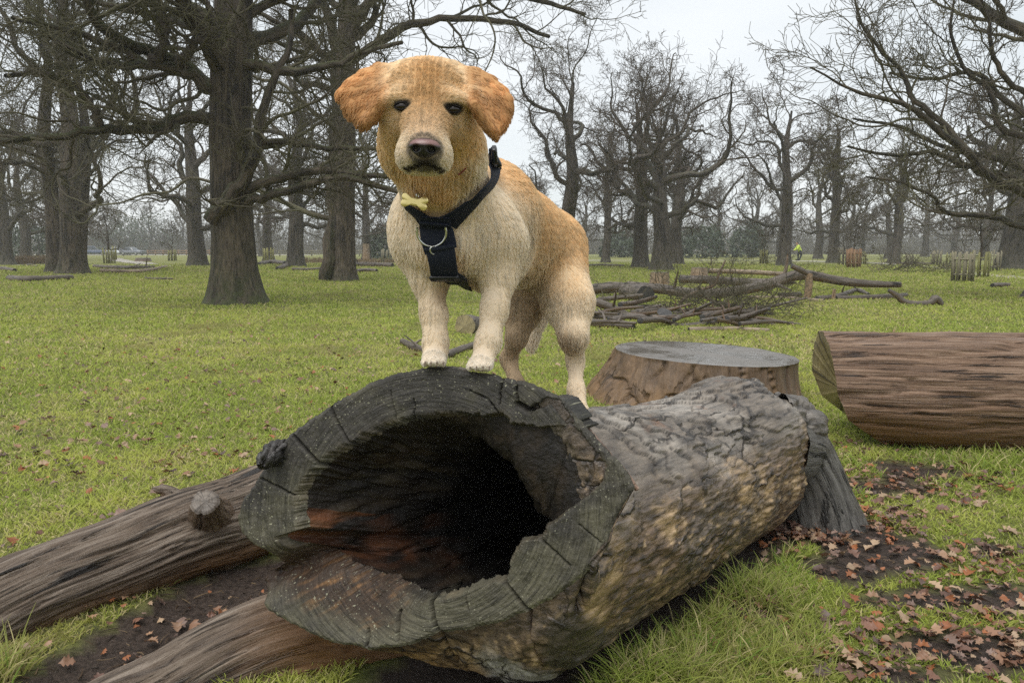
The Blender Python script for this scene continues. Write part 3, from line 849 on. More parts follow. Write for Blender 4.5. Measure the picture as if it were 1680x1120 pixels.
def bough_mesh(name, pts, rad, mat, parent, sides=9, moss=.5, seed=0, lump=.10):
    def disp(gc, th, s): return np.hypot(gc[..., 1], gc[..., 2]) * lump * 2 * fbm(np.stack([s * 3 + 0 * th, np.cos(th) + 0 * s + seed, np.sin(th) + 0 * s], -1), 2, 3)
    V, fs, gc = tube(pts, rad, sides, disp, tip=True)
    up = np.tile(np.clip(-np.cos(np.arange(sides) / sides * 2 * PI), 0, 1), len(pts))
    return mesh(name, V, fs, mat, parent, attrs={'gc': gc, 'moss': np.concatenate([moss * up, [0]])})
CROWN_STRANDS = [0]
def oak(name, label, base, height, r0, seed, group=None, lean=(0, 0), fork=.45, nb=13, spread=.5, levels=(8, 8, 6), minr=.006, hand=(), sides=40, flare=.55,
        mat=M_BARK, tmat=M_TWIG, gnarl=.30, top_frac=.72, bough_lo=.3, moss=.5, trunk_ctrl=None, trunk_r=None, cat='tree', bpts=22, up=.05, twigK=5, lratio=(.35, .7), droop=0.0, zmin=1.9):
    r = np.random.default_rng(seed)
    base = np.array([base[0], base[1], 0.0])
    base[2] = float(gz(base[0], base[1])) - .05
    root = empty(name, base, label, cat, group)
    if trunk_ctrl is None:
        hs = np.array([0, .08, .25, .5, .75, 1.0]) * height * top_frac
        j = r.normal(size=(6, 2)) * np.array([0, 0, .25, .5, .8, 1.0])[:, None] * height * .02
        trunk_ctrl = np.stack([base[0] + j[:, 0] + lean[0] * hs, base[1] + j[:, 1] + lean[1] * hs, base[2] + hs], -1)
        trunk_r = r0 * np.array([1.05, 1.0, .92, .78, .5, .16])
    V, fs, gc, ms, tp, tr = trunk_geo(trunk_ctrl, trunk_r, flare, sides, 60, seed, moss=moss)
    mesh('trunk', V, fs, mat, root, attrs={'gc': gc, 'moss': ms})
    # boughs
    B, BR = [], []
    for ctrl, ra in hand:
        q = spline(np.c_[np.asarray(ctrl, float), np.linspace(ra[0], ra[1], len(ctrl))], bpts)
        wob = r.normal(size=(bpts, 3)) * q[:, 3:4] * .28; wob[0] = 0
        B.append(q[:, :3] + wob); BR.append(q[:, 3])
    if nb:
        cen = base + np.array([0, 0, height * .5])
        ts = np.linspace(bough_lo, .97, nb) + r.uniform(-.02, .02, nb)
        az = np.arange(nb) * 2.399 + r.uniform(-.4, .4, nb)
        x = np.clip(ts, 0, .99) * (len(tp) - 1); i = x.astype(int)
        st = tp[i]
        prof = np.sin(np.clip((ts - bough_lo) / (1 - bough_lo) * .75 + .25, 0, 1) * PI) ** .6
        el = np.radians(10 + 62 * ((ts - bough_lo) / (1 - bough_lo)) ** 1.3 + r.uniform(-10, 10, nb)) - droop
        d = np.stack([np.cos(az) * np.cos(el), np.sin(az) * np.cos(el), np.sin(el)], -1)
        ln = height * spread * (.55 + .6 * prof) * r.uniform(.8, 1.15, nb)
        ra = np.minimum(np.interp(x, np.arange(len(tr)), tr) * .62, r0 * .42) * r.uniform(.75, 1.05, nb)
        pts, rad = walk(st, d, ln, ra, bpts, gnarl * .8, up, r, minr * 2, taper=.8)
        for a, b in zip(pts, rad):
            if a[:, 2].min() > zmin: B.append(a); BR.append(b)
    for k, (a, b) in enumerate(zip(B, BR)):
        bough_mesh('bough', a, b, mat, root, 9 if b[0] > .05 else 7, moss, k)
    B, BR = np.array(B), np.array(BR)
    cen = base + np.array([0, 0, height * .45])
    l2 = spawn(B, BR, levels[0], .12, .98, (30, 75), lratio, .46, 12, gnarl, up, r, minr * 1.5, out=.35, cen=cen)
    l3 = spawn(l2[0], l2[1], levels[1], .1, 1.0, (30, 70), (.35, .65), .52, 8, gnarl * .9, up * .8, r, minr * 1.15, out=.25, cen=cen)
    l4 = spawn(l3[0], l3[1], levels[2], .1, 1.0, (25, 65), (.35, .7), .55, twigK, gnarl * .8, up * .6, r, minr)
    # end sprays carry the boughs on into twigs
    def browse(l):                                       # deer keep everything bare up to the browse line
        ok = l[0][..., 2].min(1) > zmin
        return l[0][ok], l[1][ok]
    l2, l3, l4 = browse(l2), browse(l3), browse(l4)
    CROWN_STRANDS[0] += len(l2[0]) + len(l3[0]) + len(l4[0])
    hair('crown', [l2[0], l3[0], l4[0]], [l2[1], l3[1], l4[1]], tmat, root)
    return root
def S(px, Y): return px * Y / F

# the near oak on the left, with its long mossy limbs
T1 = G(387, 497); Yt = T1[1]
h1 = lambda *p: [P(u, v, Yt + dy) for u, v, dy in p]
oak('oak_tree', 'nearest big bare oak with mossy low limbs, left of the dog', T1, 11.5, .42, 101, zmin=1.6, nb=13, spread=.40, bough_lo=.46, levels=(9, 8, 7), minr=.0040, sides=96, flare=.42, gnarl=.27,
    trunk_ctrl=h1((387, 505, 0), (386, 470, 0), (383, 400, 0), (379, 300, 0), (378, 200, .05), (381, 100, .1), (384, 0, .1), (392, -130, .2), (400, -300, .3), (405, -480, .3)),
    trunk_r=[S(43, Yt), S(38, Yt), S(33, Yt), S(32, Yt), S(32, Yt), S(31, Yt), S(28, Yt), S(22, Yt), S(14, Yt), S(4, Yt)], moss=1.0,
    hand=[(h1((352, 198, 0), (300, 195, -.2), (262, 212, -.5), (190, 213, -.8), (110, 222, -1.1), (30, 228, -1.3), (-60, 235, -1.5)), (S(10.5, Yt), S(3.5, Yt))),
          (h1((360, 158, 0), (330, 135, -.3), (295, 115, -.5), (250, 108, -.7), (200, 108, -1.0), (150, 95, -1.2), (70, 55, -1.4)), (S(10, Yt), S(3.5, Yt))),
          (h1((250, 106, -.7), (268, 70, -.8), (268, 30, -.8), (255, -10, -.8), (240, -70, -.8)), (S(9, Yt), S(4, Yt))),
          (h1((240, 108, -.7), (200, 80, -.9), (150, 62, -1.0), (90, 45, -1.2), (20, 30, -1.3)), (S(7, Yt), S(3, Yt))),
          (h1((295, 110, -.5), (320, 75, -.7), (350, 50, -.9), (340, 10, -1.0), (320, -50, -1.1)), (S(8, Yt), S(3, Yt))),
          (h1((400, 106, 0), (430, 110, -.2), (480, 116, -.3), (540, 108, -.3), (600, 85, -.2), (660, 70, 0)), (S(9, Yt), S(3, Yt))),
          (h1((405, 320, -.2), (430, 300, -.5), (470, 287, -.7), (520, 280, -.8), (580, 285, -.7), (640, 290, -.6), (700, 282, -.4)), (S(9, Yt), S(3, Yt))),
          (h1((398, 335, -.2), (430, 322, -.5), (500, 305, -.8), (560, 292, -1.0), (640, 310, -1.0), (690, 322, -1.0)), (S(8, Yt), S(3, Yt))),
          (h1((345, 362, -.3), (368, 335, -.45), (395, 300, -.5), (420, 262, -.5), (425, 215, -.4), (440, 150, -.3), (470, 90, -.2), (480, 20, 0)), (S(13, Yt), S(4, Yt))),
          (h1((400, 240, -.2), (450, 232, -.5), (520, 240, -.7), (600, 245, -.6), (680, 230, -.5)), (S(6, Yt), S(2.5, Yt))),
          (h1((165, 214, -.9), (150, 175, -1.0), (120, 140, -1.1), (60, 120, -1.2), (10, 125, -1.3)), (S(7, Yt), S(3, Yt))),
          (h1((365, 60, 0), (310, 40, .4), (230, 20, .8), (140, 0, 1.0), (60, -30, 1.0)), (S(8, Yt), S(3, Yt))),
          (h1((395, 30, .1), (450, 0, .3), (520, -20, .5), (600, -30, .7), (680, -20, .9)), (S(8, Yt), S(3, Yt)))])

def at(u, v, Y=None): return G(u, v) if Y is None else np.array([(u - CX) / F * Y, Y, 0])
# the twin-stemmed oak just left of the dog
b3 = G(552, 461); Y3 = b3[1]
h3 = lambda *p: [P(u, v, Y3 + dy) for u, v, dy in p]
oak('oak_tree', 'twin stemmed bare oak, pale stem and dark stem fused, close left of the dog', b3, 13.5, .33, 103, nb=13, spread=.42, bough_lo=.42, levels=(8, 8, 6), minr=.0055, sides=72, flare=.45,
    trunk_ctrl=h3((566, 470, 0), (566, 430, 0), (566, 330, 0), (567, 230, 0), (566, 120, 0), (572, 10, .1), (590, -120, .1), (600, -260, .1), (605, -380, 0)),
    trunk_r=[S(19, Y3), S(17, Y3), S(16, Y3), S(16, Y3), S(15.5, Y3), S(13, Y3), S(10, Y3), S(7, Y3), S(2, Y3)],
    hand=[(h3((540, 470, .1), (541, 430, .1), (545, 350, .15), (549, 260, .2), (552, 160, .3), (552, 80, .4), (535, 20, .5), (515, -60, .6), (490, -160, .7)), (S(15, Y3), S(5, Y3))),
          (h3((560, 120, 0), (530, 90, -.3), (500, 60, -.6), (460, 40, -.9), (400, 10, -1.0)), (S(7, Y3), S(3, Y3))),
          (h3((575, 100, 0), (620, 70, -.3), (680, 40, -.5), (750, 30, -.6), (830, 35, -.6), (900, 60, -.5)), (S(8, Y3), S(3, Y3))),
          (h3((580, 20, 0), (640, -10, -.3), (720, -20, -.5), (810, -15, -.6), (900, 5, -.6), (960, 25, -.5)), (S(8, Y3), S(2.5, Y3))),
          (h3((572, 60, 0), (610, 0, .3), (660, -60, .5), (740, -90, .5), (850, -80, .4)), (S(8, Y3), S(3, Y3)))])
# group of three stems at the far left
b2 = G(120, 450); Y2 = b2[1]
oak('oak_tree', 'pale barked bare oak at left, in front of two darker stems', b2, 15.5, S(17, Y2), 102, nb=14, spread=.42, bough_lo=.34, levels=(7, 7, 6), minr=.006, sides=64, lean=(.035, .0), flare=.6, top_frac=.8)
oak('oak_tree', 'dark bare oak stem directly behind the pale barked left oak', at(95, 0, 32.5), 15, .33, 112, nb=11, spread=.40, bough_lo=.36, levels=(6, 7, 5), minr=.007, lean=(.01, 0), top_frac=.8)
oak('oak_tree', 'slim dark bare oak hugging the right of the pale left oak', at(137, 0, 33.5), 15.5, .25, 113, nb=11, spread=.40, bough_lo=.36, levels=(6, 7, 5), minr=.007, lean=(.03, 0), top_frac=.8)
NEAR = 'mature bare oaks across the park'
far = [  # u, Y, height, stem width px, seed, spread, label
    (487, 44, 15, 25, 121, .38, 'straight bare oak between the nearest big oak and the twin stemmed oak'),
    (327, 47, 15, 26, 122, .42, 'bare oak showing just left of the nearest big oak'),
    (14, 50, 14, 21, 123, .42, 'dim bare oak at the left edge of the park'),
    (1083, 36, 10.2, 30, 124, .56, 'broad domed bare oak standing behind the log pile'),
    (1050, 42, 12, 24, 125, .34, 'bare oak close behind the left side of the broad domed oak'),
    (1108, 50, 13, 20, 126, .34, 'dark bare oak close behind the right side of the broad domed oak'),
    (933, 42, 13.5, 26, 127, .42, 'tall bare oak rising just right of the dog'),
    (993, 58, 12, 13, 128, .34, 'slim bare oak between the dog and the broad domed oak'),
    (1284, 46, 12.6, 20, 129, .40, 'bare oak beside the person in the yellow jacket'),
    (1364, 57, 12.8, 17, 130, .36, 'bare oak behind the orange tree guard'),
    (1463, 55, 11.5, 16, 131, .40, 'leaning bare oak in the middle of the right hand lawn'),
    (1653, 38, 11, 36, 132, .42, 'thick bare oak at the right edge behind the wooden tree guards'),
]
Y0 = {}
for u, Y, hh_, wpx, sd_, spv, lab in far:
    r0 = S(wpx, Y) / 2
    lv = (7, 7, 6) if Y < 45 else (6, 7, 5)
    if sd_ == 124: lv = (7, 7, 6)
    oak('oak_tree', lab, at(u, 0, Y), hh_, r0, sd_, NEAR, nb=13 if Y < 45 else 12, spread=spv, bough_lo=.36 if sd_ not in (124,) else .5, levels=lv, minr=.0065 if Y < 45 else .0085, gnarl=.37,
        sides=28, mat=M_BARK_FAR, tmat=M_TWIG_FAR, lean=(.05 if sd_ == 131 else 0, 0), top_frac=.75 if sd_ != 124 else .66, bpts=18)
# the oak whose long branches reach in from the right
b8 = np.array([11.4, 15.5, 0]); Y8 = 15.5
h8 = lambda *p: [P(u, v, Y8 + dy) for u, v, dy in p]
oak('oak_tree', 'bare oak beyond the right edge whose long branches reach into view', b8, 12, .38, 140, nb=4, zmin=1.45, spread=.35, bough_lo=.5, levels=(9, 8, 6), minr=.0042, sides=40, gnarl=.24,
    trunk_ctrl=[b8, b8 + [0, 0, 1], b8 + [-.2, 0, 3.5], b8 + [-.1, 0, 6], b8 + [.1, 0, 9.5]], trunk_r=[.42, .38, .34, .26, .06],
    hand=[(h8((1735, 345, 0), (1690, 318, -.3), (1640, 300, -.5), (1590, 255, -.8), (1540, 215, -1.0), (1500, 178, -1.2), (1440, 160, -1.3), (1390, 145, -1.4), (1330, 110, -1.5)), (S(8.5, Y8), S(1.2, Y8))),
          (h8((1590, 255, -.8), (1550, 205, -.6), (1500, 165, -.4), (1480, 120, -.3), (1440, 75, -.2), (1410, 30, -.1), (1400, -30, 0)), (S(5.5, Y8), S(1.4, Y8))),
          (h8((1740, 270, 0), (1690, 230, .2), (1640, 205, .4), (1625, 150, .5), (1580, 110, .6), (1560, 50, .7), (1570, -20, .7)), (S(6.5, Y8), S(1.6, Y8))),
          (h8((1720, 160, 0), (1660, 140, -.3), (1630, 90, -.5), (1620, 30, -.6), (1600, -30, -.6)), (S(5, Y8), S(1.5, Y8))),
          (h8((1740, 385, -.2), (1680, 372, -.6), (1620, 356, -.9), (1560, 350, -1.1), (1540, 340, -1.2), (1535, 326, -1.25), (1480, 300, -1.4), (1420, 290, -1.5)), (S(6, Y8), S(1.2, Y8))),
          (h8((1735, 330, 0), (1660, 290, .3), (1600, 280, .5), (1530, 250, .7), (1460, 255, .8), (1390, 240, .9)), (S(7, Y8), S(1.8, Y8))),
          (h8((1735, 300, 0), (1640, 262, .6), (1560, 245, .9), (1480, 210, 1.1), (1400, 195, 1.2)), (S(6, Y8), S(1.8, Y8))),
          (h8((1740, 220, 0), (1660, 175, .6), (1600, 120, .9), (1530, 130, 1.1), (1460, 120, 1.2)), (S(6, Y8), S(1.8, Y8))),
          ])
# the wood behind: a few trees copied, turned and scaled along the far edge of the park
protos = [oak('oak_tree', 'x', (0, 0), 14, .42, 150 + k, 'small bare oaks in the far edge of the park', nb=12, spread=.42, bough_lo=.28, levels=(6, 6, 5), minr=.016, sides=14, mat=M_BARK_FAR, tmat=M_TWIG_FAR, bpts=14, twigK=4) for k in range(3)]
rf = np.random.default_rng(77)
SEEN = {}
LMK = [(-60, 'the left edge of the photo'), (14, 'the dim left edge oak'), (120, 'the pale barked left oak'), (215, 'the parked cars'), (280, 'the mossy yellow guard'), (327, 'the oak left of the nearest big oak'), (387, 'the nearest big oak'),
       (487, 'the straight oak'), (552, 'the twin stemmed oak'), (632, 'the grey guard near the dog'), (700, 'the dog head'), (933, 'the tall oak beside the dog'), (993, 'the slim oak'), (1083, 'the broad domed oak'), (1150, 'the dark green shrub'),
       (1225, 'the shrub by the person'), (1284, 'the oak beside the person'), (1364, 'the oak behind the orange guard'), (1405, 'the orange tree guard'), (1463, 'the leaning oak'), (1540, 'the dark far guard'), (1588, 'the nearest grey guard'), (1653, 'the thick right edge oak'), (1760, 'the right edge of the photo')]
spots = []
for k in range(66):
    u = -260 + k * 48 if k < 46 else (-300 - (k - 46) * 75 if k < 56 else 1990 + (k - 56) * 75)
    u = u + rf.uniform(-20, 20)
    Y = rf.choice([68, 80, 95, 112]) + rf.uniform(-6, 6)
    if 130 < u < 310: Y = 172 + rf.uniform(-6, 6)
    spots.append((u, Y))
for k, (u, Y) in enumerate(spots):
    o = protos[k] if k < 3 else copy_tree(protos[k % 3])
    x = (u - CX) / F * Y
    o.location = (x, Y, float(gz(x, Y)) - .05)
    o.rotation_euler[2] = rf.uniform(0, 6.28)
    sc_ = rf.uniform(.78, 1.12)
    o.scale = (sc_, sc_, sc_ * rf.uniform(.9, 1.08))
    ld = min(LMK, key=lambda q: abs(q[0] - u))
    side_ = 'left of' if u < ld[0] - 6 else ('right of' if u > ld[0] + 6 else 'straight behind')
    o['label'] = ('nearer ' if Y < 88 else 'farther ') + ('small ' if sc_ < .95 else 'tall ') + f'far oak just {side_} {ld[1]}'
    if o['label'] in SEEN: o['label'] = o['label'].replace('far oak', 'thin far oak' if SEEN[o['label']] == 1 else 'wide far oak')
    SEEN[o['label']] = SEEN.get(o['label'], 0) + 1
# saplings standing in the guards
def sapling(base, h, seed, label, r0=.04):
    return oak('sapling', label, base, h, r0, seed, nb=9, spread=.34, bough_lo=.42, zmin=.4, levels=(5, 5, 4), minr=.007, sides=12, flare=.1, bpts=12, moss=.2, tmat=M_BRUSH)
# far thicket and evergreen shrubs
def thicket(name, label, x0, x1, Y, h, n, mat, rad, kind='stuff', depth=8, seed=0, lo=.4):
    r = np.random.default_rng(seed)
    x = r.uniform(x0, x1, n); y = Y + r.uniform(-depth, depth, n)
    d = unit(np.stack([r.normal(size=n) * .35, r.normal(size=n) * .35, np.ones(n)], -1))
    prof = .65 + .5 * fbm(np.stack([x * .12, y * .05, 0 * x], -1), 3, seed)
    ln = h * r.uniform(lo, 1.0, n) * np.clip(prof, .3, 1.2)
    a = walk(np.stack([x, y, 0 * x], -1), d, ln, np.full(n, rad), 7, .22, .05, r, rad * .4)
    b = spawn(a[0], a[1], 6, .15, 1, (25, 65), (.25, .5), .7, 5, .25, .05, r, rad * .4)
    o = hair(name, [a[0], b[0]], [a[1], b[1]], mat)
    return tag(o, label, 'thicket', kind=kind)
thicket('undergrowth', 'grey brown bare thicket along the far edge of the park', -175, 175, 190, 14, 5200, M_BRUSH, .075, seed=1)
thicket('undergrowth', 'low brown bare scrub in front of the far wood', -150, 150, 168, 5, 4200, M_BRUSH, .05, seed=2, depth=6)
thicket('bracken', 'dry tan bracken and reeds standing at the far left', -37, -33.6, 54, 1.55, 700, M_REED, .018, seed=3, depth=3, lo=.6)
thicket('bracken', 'low rusty bracken behind the twin stemmed oak', -17, -9, 60, .6, 700, M_REED, .018, seed=4, depth=3, lo=.5)
m = Mat('evergreen_leaf'); M_EVER = m.done(m.mix(m.noise(m.pos(), 1.2, 3), (0.035, 0.05, 0.032), (0.075, 0.095, 0.06)), .6, .25)
def shrub(x, y, w, h, seed, label, n=1500):
    r = np.random.default_rng(seed)
    root = empty('evergreen_shrub', (x, y, 0), label, 'shrub', 'dark evergreen shrubs at the far edge')
    c = unit(r.normal(size=(n, 3))) * (r.uniform(.35, 1, n) ** .45)[:, None]
    c[:, 2] = np.abs(c[:, 2])
    c *= (1 + .5 * fbm(c * 2.2, 3, seed))[:, None]
    c = c * np.array([w / 2, w / 2, h]) + np.array([x, y, .1])
    s = r.uniform(.16, .34, n)[:, None]
    a, b = unit(r.normal(size=(n, 3))), unit(r.normal(size=(n, 3)))
    V = np.stack([c - a * s, c + b * s * .6, c + a * s, c - b * s * .6], 1).reshape(-1, 3)
    o = mesh('foliage', V, [np.arange(n * 4).reshape(-1, 4)], M_EVER, root, smooth=False)
    st = np.array([[x, y, 0], [x + .05, y, h * .3], [x, y + .05, h * .6]])
    V, fs, gc = tube(st, [.12, .09, .05], 8, tip=True)
    mesh('stem', V, fs, M_BARK_FAR, root, attrs={'gc': gc, 'moss': 0 * gc[:, 0]})
for k, (u, Y, w, h, lab) in enumerate([(635, 84, 5, 3.6, 'dark green shrub behind the twin stemmed oak'), (1150, 92, 7, 4.2, 'dark green shrub in the far gap right of the broad domed oak'),
        (1225, 98, 5, 4.6, 'dark green shrub left of the person in yellow'), (205, 166, 12, 9, 'dark round evergreen behind the parked cars'), (255, 172, 14, 11, 'tall evergreen beyond the car park, right of the cars'),
        (1015, 100, 6, 3.5, 'dark green shrub behind the slim oak right of the dog'), (70, 90, 8, 5, 'dull green shrub behind the left oaks')]):
    shrub((u - CX) / F * Y, Y, w, h, 300 + k, lab)
# ---------------------------------------------------------------- the dog: one continuous body from a smooth union of limbs and masses
def px(r, Y): return r * Y / F
DOGP = []                       # (kind, data, blend)
def cap(a, b, ra, rb, k=.03): DOGP.append(('cap', (P(*a), P(*b), px(ra, a[2]), px(rb, b[2])), k))
def chain(pts, rs, k=.03):
    for a, b, ra, rb in zip(pts[:-1], pts[1:], rs[:-1], rs[1:]): cap(a, b, ra, rb, k)
def ell(c, rx, ry, rz, k=.03, rot=0.0, sub=False):
    """rx (px, across), ry (metres, away from camera), rz (px, up); rot in the picture plane"""
    DOGP.append(('sub' if sub else 'ell', (P(*c), np.array([px(rx, c[2]), ry, px(rz, c[2])]), rot), k))
def plate(pts, r, k=.02):
    q = [P(*p) for p in pts]
    for t in [(0, i, i + 1) for i in range(1, len(pts) - 1)]: DOGP.append(('tri', (q[t[0]], q[t[1]], q[t[2]], r), k))
# trunk
chain([(726, 375, 1.71), (795, 350, 1.90), (850, 385, 2.08), (893, 400, 2.22)], [74, 80, 66, 59], .06)
ell((735, 405, 1.66), 56, .09, 46, .05)
ell((808, 385, 1.70), 48, .08, 66, .05)
ell((676, 380, 1.73), 32, .08, 58, .05)
ell((800, 420, 1.9), 62, .12, 52, .06)
# neck
chain([(738, 330, 1.68), (722, 275, 1.58), (710, 215, 1.53)], [70, 62, 56], .05)
# head
ell((703, 160, 1.475), 67, .105, 52, .03)
ell((704, 143, 1.50), 63, .10, 35, .03)
cap((700, 195, 1.40), (696, 243, 1.315), 44, 30, .035)
ell((674, 255, 1.342), 24, .036, 28, .018)
ell((718, 257, 1.342), 24, .036, 28, .018)
ell((696, 274, 1.350), 20, .03, 10, .015)
ell((662, 158, 1.39), 24, .022, 12, .02, .15)
ell((741, 162, 1.39), 24, .022, 12, .02, -.12)
ell((655, 200, 1.46), 30, .06, 42, .03)
ell((747, 204, 1.46), 30, .06, 42, .03)
ell((648, 240, 1.53), 26, .05, 40, .04)
ell((764, 245, 1.53), 30, .05, 44, .04)
cap((664, 133, 1.485), (744, 135, 1.485), 25, 25, .03)
# ears
plate([(636, 150, 1.42), (642, 111, 1.45), (622, 111, 1.455), (597, 122, 1.45), (575, 137, 1.44), (563, 152, 1.43), (574, 178, 1.415), (600, 204, 1.40), (612, 192, 1.395), (628, 165, 1.38)], .009, .010)
plate([(771, 155, 1.42), (765, 115, 1.45), (781, 118, 1.455), (804, 131, 1.45), (823, 148, 1.44), (834, 164, 1.43), (834, 180, 1.425), (827, 198, 1.415), (811, 217, 1.40), (798, 204, 1.395), (778, 172, 1.38)], .009, .010)
EARP = [d for kd, d, k in DOGP if kd == 'tri']
# forelegs
chain([(690, 400, 1.72), (704, 455, 1.69), (712, 515, 1.655), (715, 560, 1.63), (714, 584, 1.615)], [35, 26, 18, 16.5, 15.5], .03)
chain([(824, 400, 1.71), (818, 452, 1.68), (811, 505, 1.64), (801, 560, 1.60), (795, 580, 1.59)], [42, 26, 18.5, 17, 16], .03)
CLAWS = []
def paw(u, v, Y, s, du=0):
    ell((u, v - 4, Y), 19 * s, .034, 15 * s, .018)
    for t in (-1.5, -.5, .5, 1.5):
        ell((u + t * 10.2 * s + du, v + 2 + abs(t) * 1.0, Y - .032 + abs(t) * .007), 5.6 * s, .020, 8.5 * s, .003); CLAWS.append((u + t * 10.2 * s + du, v + 7, Y - .052 + abs(t) * .007))
paw(712, 590, 1.59, 1.0)
paw(790, 597, 1.56, 1.05, -3)
# hind legs
chain([(905, 415, 2.19), (934, 495, 2.08), (941, 550, 2.02)], [58, 36, 22], .045)
chain([(941, 550, 2.02), (944, 592, 2.06), (945, 640, 2.0), (955, 675, 1.95)], [21, 12, 11.5, 11], .03)
ell((960, 688, 1.92), 15, .045, 11, .02)
chain([(868, 400, 2.25), (857, 505, 2.2), (848, 552, 2.15)], [50, 28, 17], .045)
chain([(848, 552, 2.15), (834, 588, 2.2), (848, 630, 2.14), (858, 690, 2.08)], [15, 12, 11, 12], .025)
ell((862, 715, 2.04), 15, .045, 12, .02)
# tail
chain([(900, 390, 2.34), (893, 450, 2.42), (882, 510, 2.45), (872, 560, 2.44)], [24, 17, 15, 10], .03)

HS = 0.0062
def sdf_build():
    lo, hi = np.array([9.] * 3), -np.array([9.] * 3)
    bbs = []
    for kd, d, k in DOGP:
        if kd == 'cap': a = np.minimum(d[0] - d[2], d[1] - d[3]); b = np.maximum(d[0] + d[2], d[1] + d[3])
        elif kd == 'tri': a = np.min(d[:3], axis=0) - d[3]; b = np.max(d[:3], axis=0) + d[3]
        else: mr = max(d[1][0], d[1][2]); e = np.array([mr, d[1][1], mr]); a, b = d[0] - e, d[0] + e
        bbs.append((a, b)); lo, hi = np.minimum(lo, a), np.maximum(hi, b)
    lo -= .03; hi += .03
    n = np.ceil((hi - lo) / HS).astype(int)
    D = np.full(n, .2, np.float32)
    ax = [lo[i] + HS * np.arange(n[i]) for i in range(3)]
    for (kd, d, k), (a, b) in zip(DOGP, bbs):
        i0 = np.maximum(((a - k - .02 - lo) / HS).astype(int), 0); i1 = np.minimum(((b + k + .02 - lo) / HS).astype(int) + 1, n)
        sl = tuple(slice(p, q) for p, q in zip(i0, i1))
        p = np.stack(np.meshgrid(*[ax[i][sl[i]] for i in range(3)], indexing='ij'), -1)
        if kd == 'cap':
            A, Bv, ra, rb = d
            ba = Bv - A; t = np.clip(((p - A) @ ba) / (ba @ ba), 0, 1)
            v = np.linalg.norm(p - A - t[..., None] * ba, axis=-1) - (ra + (rb - ra) * t)
        elif kd == 'tri':
            A, Bv, C, r = d
            def sg(x, y):
                e = y - x; t = np.clip(((p - x) @ e) / (e @ e), 0, 1)
                return np.linalg.norm(p - x - t[..., None] * e, axis=-1)
            nn = np.cross(Bv - A, C - A); nn = nn / np.linalg.norm(nn)
            ins = np.minimum(np.minimum(np.sign((p - A) @ np.cross(nn, Bv - A)), np.sign((p - Bv) @ np.cross(nn, C - Bv))), np.sign((p - C) @ np.cross(nn, A - C)))
            v = np.where(ins > 0, np.abs((p - A) @ nn), np.minimum(np.minimum(sg(A, Bv), sg(Bv, C)), sg(C, A))) - r
        else:
            q = p - d[0]; c, s = math.cos(d[2]), math.sin(d[2])
            q = np.stack([q[..., 0] * c + q[..., 2] * s, q[..., 1], -q[..., 0] * s + q[..., 2] * c], -1)
            k0 = np.linalg.norm(q / d[1], axis=-1); k1 = np.linalg.norm(q / d[1] ** 2, axis=-1)
            v = k0 * (k0 - 1) / np.maximum(k1, 1e-6)
        o = D[sl]
        if kd == 'sub':
            h = np.maximum(k - np.abs(o + v), 0) / k
            D[sl] = np.maximum(o, -v) + h * h * k * .25
        else:
            h = np.maximum(k - np.abs(o - v), 0) / k
            D[sl] = np.minimum(o, v) - h * h * k * .25
    return D, lo
def surface_nets(D, lo, h):
    n = np.array(D.shape)
    s = D < 0
    c = sum(s[dx:n[0] - 1 + dx, dy:n[1] - 1 + dy, dz:n[2] - 1 + dz].astype(np.int8) for dx in (0, 1) for dy in (0, 1) for dz in (0, 1))
    act = (c > 0) & (c < 8)
    idx = -np.ones(act.shape, np.int64); cells = np.argwhere(act); idx[act] = np.arange(len(cells))
    acc, cnt = np.zeros((len(cells), 3)), np.zeros(len(cells))
    for axis in range(3):
        o1, o2 = [a for a in range(3) if a != axis]
        for u in (0, 1):
            for w in (0, 1):
                p0 = cells.copy(); p0[:, o1] += u; p0[:, o2] += w
                p1 = p0.copy(); p1[:, axis] += 1
                d0, d1 = D[tuple(p0.T)], D[tuple(p1.T)]
                m = (d0 < 0) != (d1 < 0)
                t = np.where(m, d0 / np.where(m, d0 - d1, 1), 0)
                q = p0.astype(float); q[:, axis] += t
                acc[m] += q[m]; cnt[m] += 1
    V = acc / cnt[:, None] * h + lo
    Q = []
    for axis in range(3):
        o1, o2 = (axis + 1) % 3, (axis + 2) % 3
        a = [slice(None)] * 3; b = [slice(None)] * 3
        a[axis] = slice(0, -1); b[axis] = slice(1, None)
        e = np.argwhere(s[tuple(a)] != s[tuple(b)])
        e = e[(e[:, o1] > 0) & (e[:, o2] > 0)]
        e = e[(e[:, o1] < n[o1] - 1) & (e[:, o2] < n[o2] - 1)]
        q = []
        for u, w in ((-1, -1), (0, -1), (0, 0), (-1, 0)):
            k = e.copy(); k[:, o1] += u; k[:, o2] += w
            q.append(idx[tuple(k.T)])
        q = np.stack(q, -1)
        fl = s[tuple(e.T)]
        q[~fl] = q[~fl][:, ::-1]
        Q.append(q)
    return V, np.concatenate(Q)
SD, slo = sdf_build()
DV, DQ = surface_nets(SD, slo, HS)
for it in range(3):                                   # relax
    acc, cnt = np.zeros_like(DV), np.zeros(len(DV))
    for k in range(4):
        a, b = DQ[:, k], DQ[:, (k + 1) % 4]
        np.add.at(acc, a, DV[b]); np.add.at(acc, b, DV[a]); np.add.at(cnt, a, 1); np.add.at(cnt, b, 1)
    DV = DV + (acc / cnt[:, None] - DV) * (.5 if it < 2 else .3)
fn = np.cross(DV[DQ[:, 2]] - DV[DQ[:, 0]], DV[DQ[:, 3]] - DV[DQ[:, 1]])
DN = np.zeros_like(DV)
for k in range(4): np.add.at(DN, DQ[:, k], fn)
DN = unit(DN)
dog_bvh = BVHTree.FromPolygons(DV.tolist(), DQ.tolist())
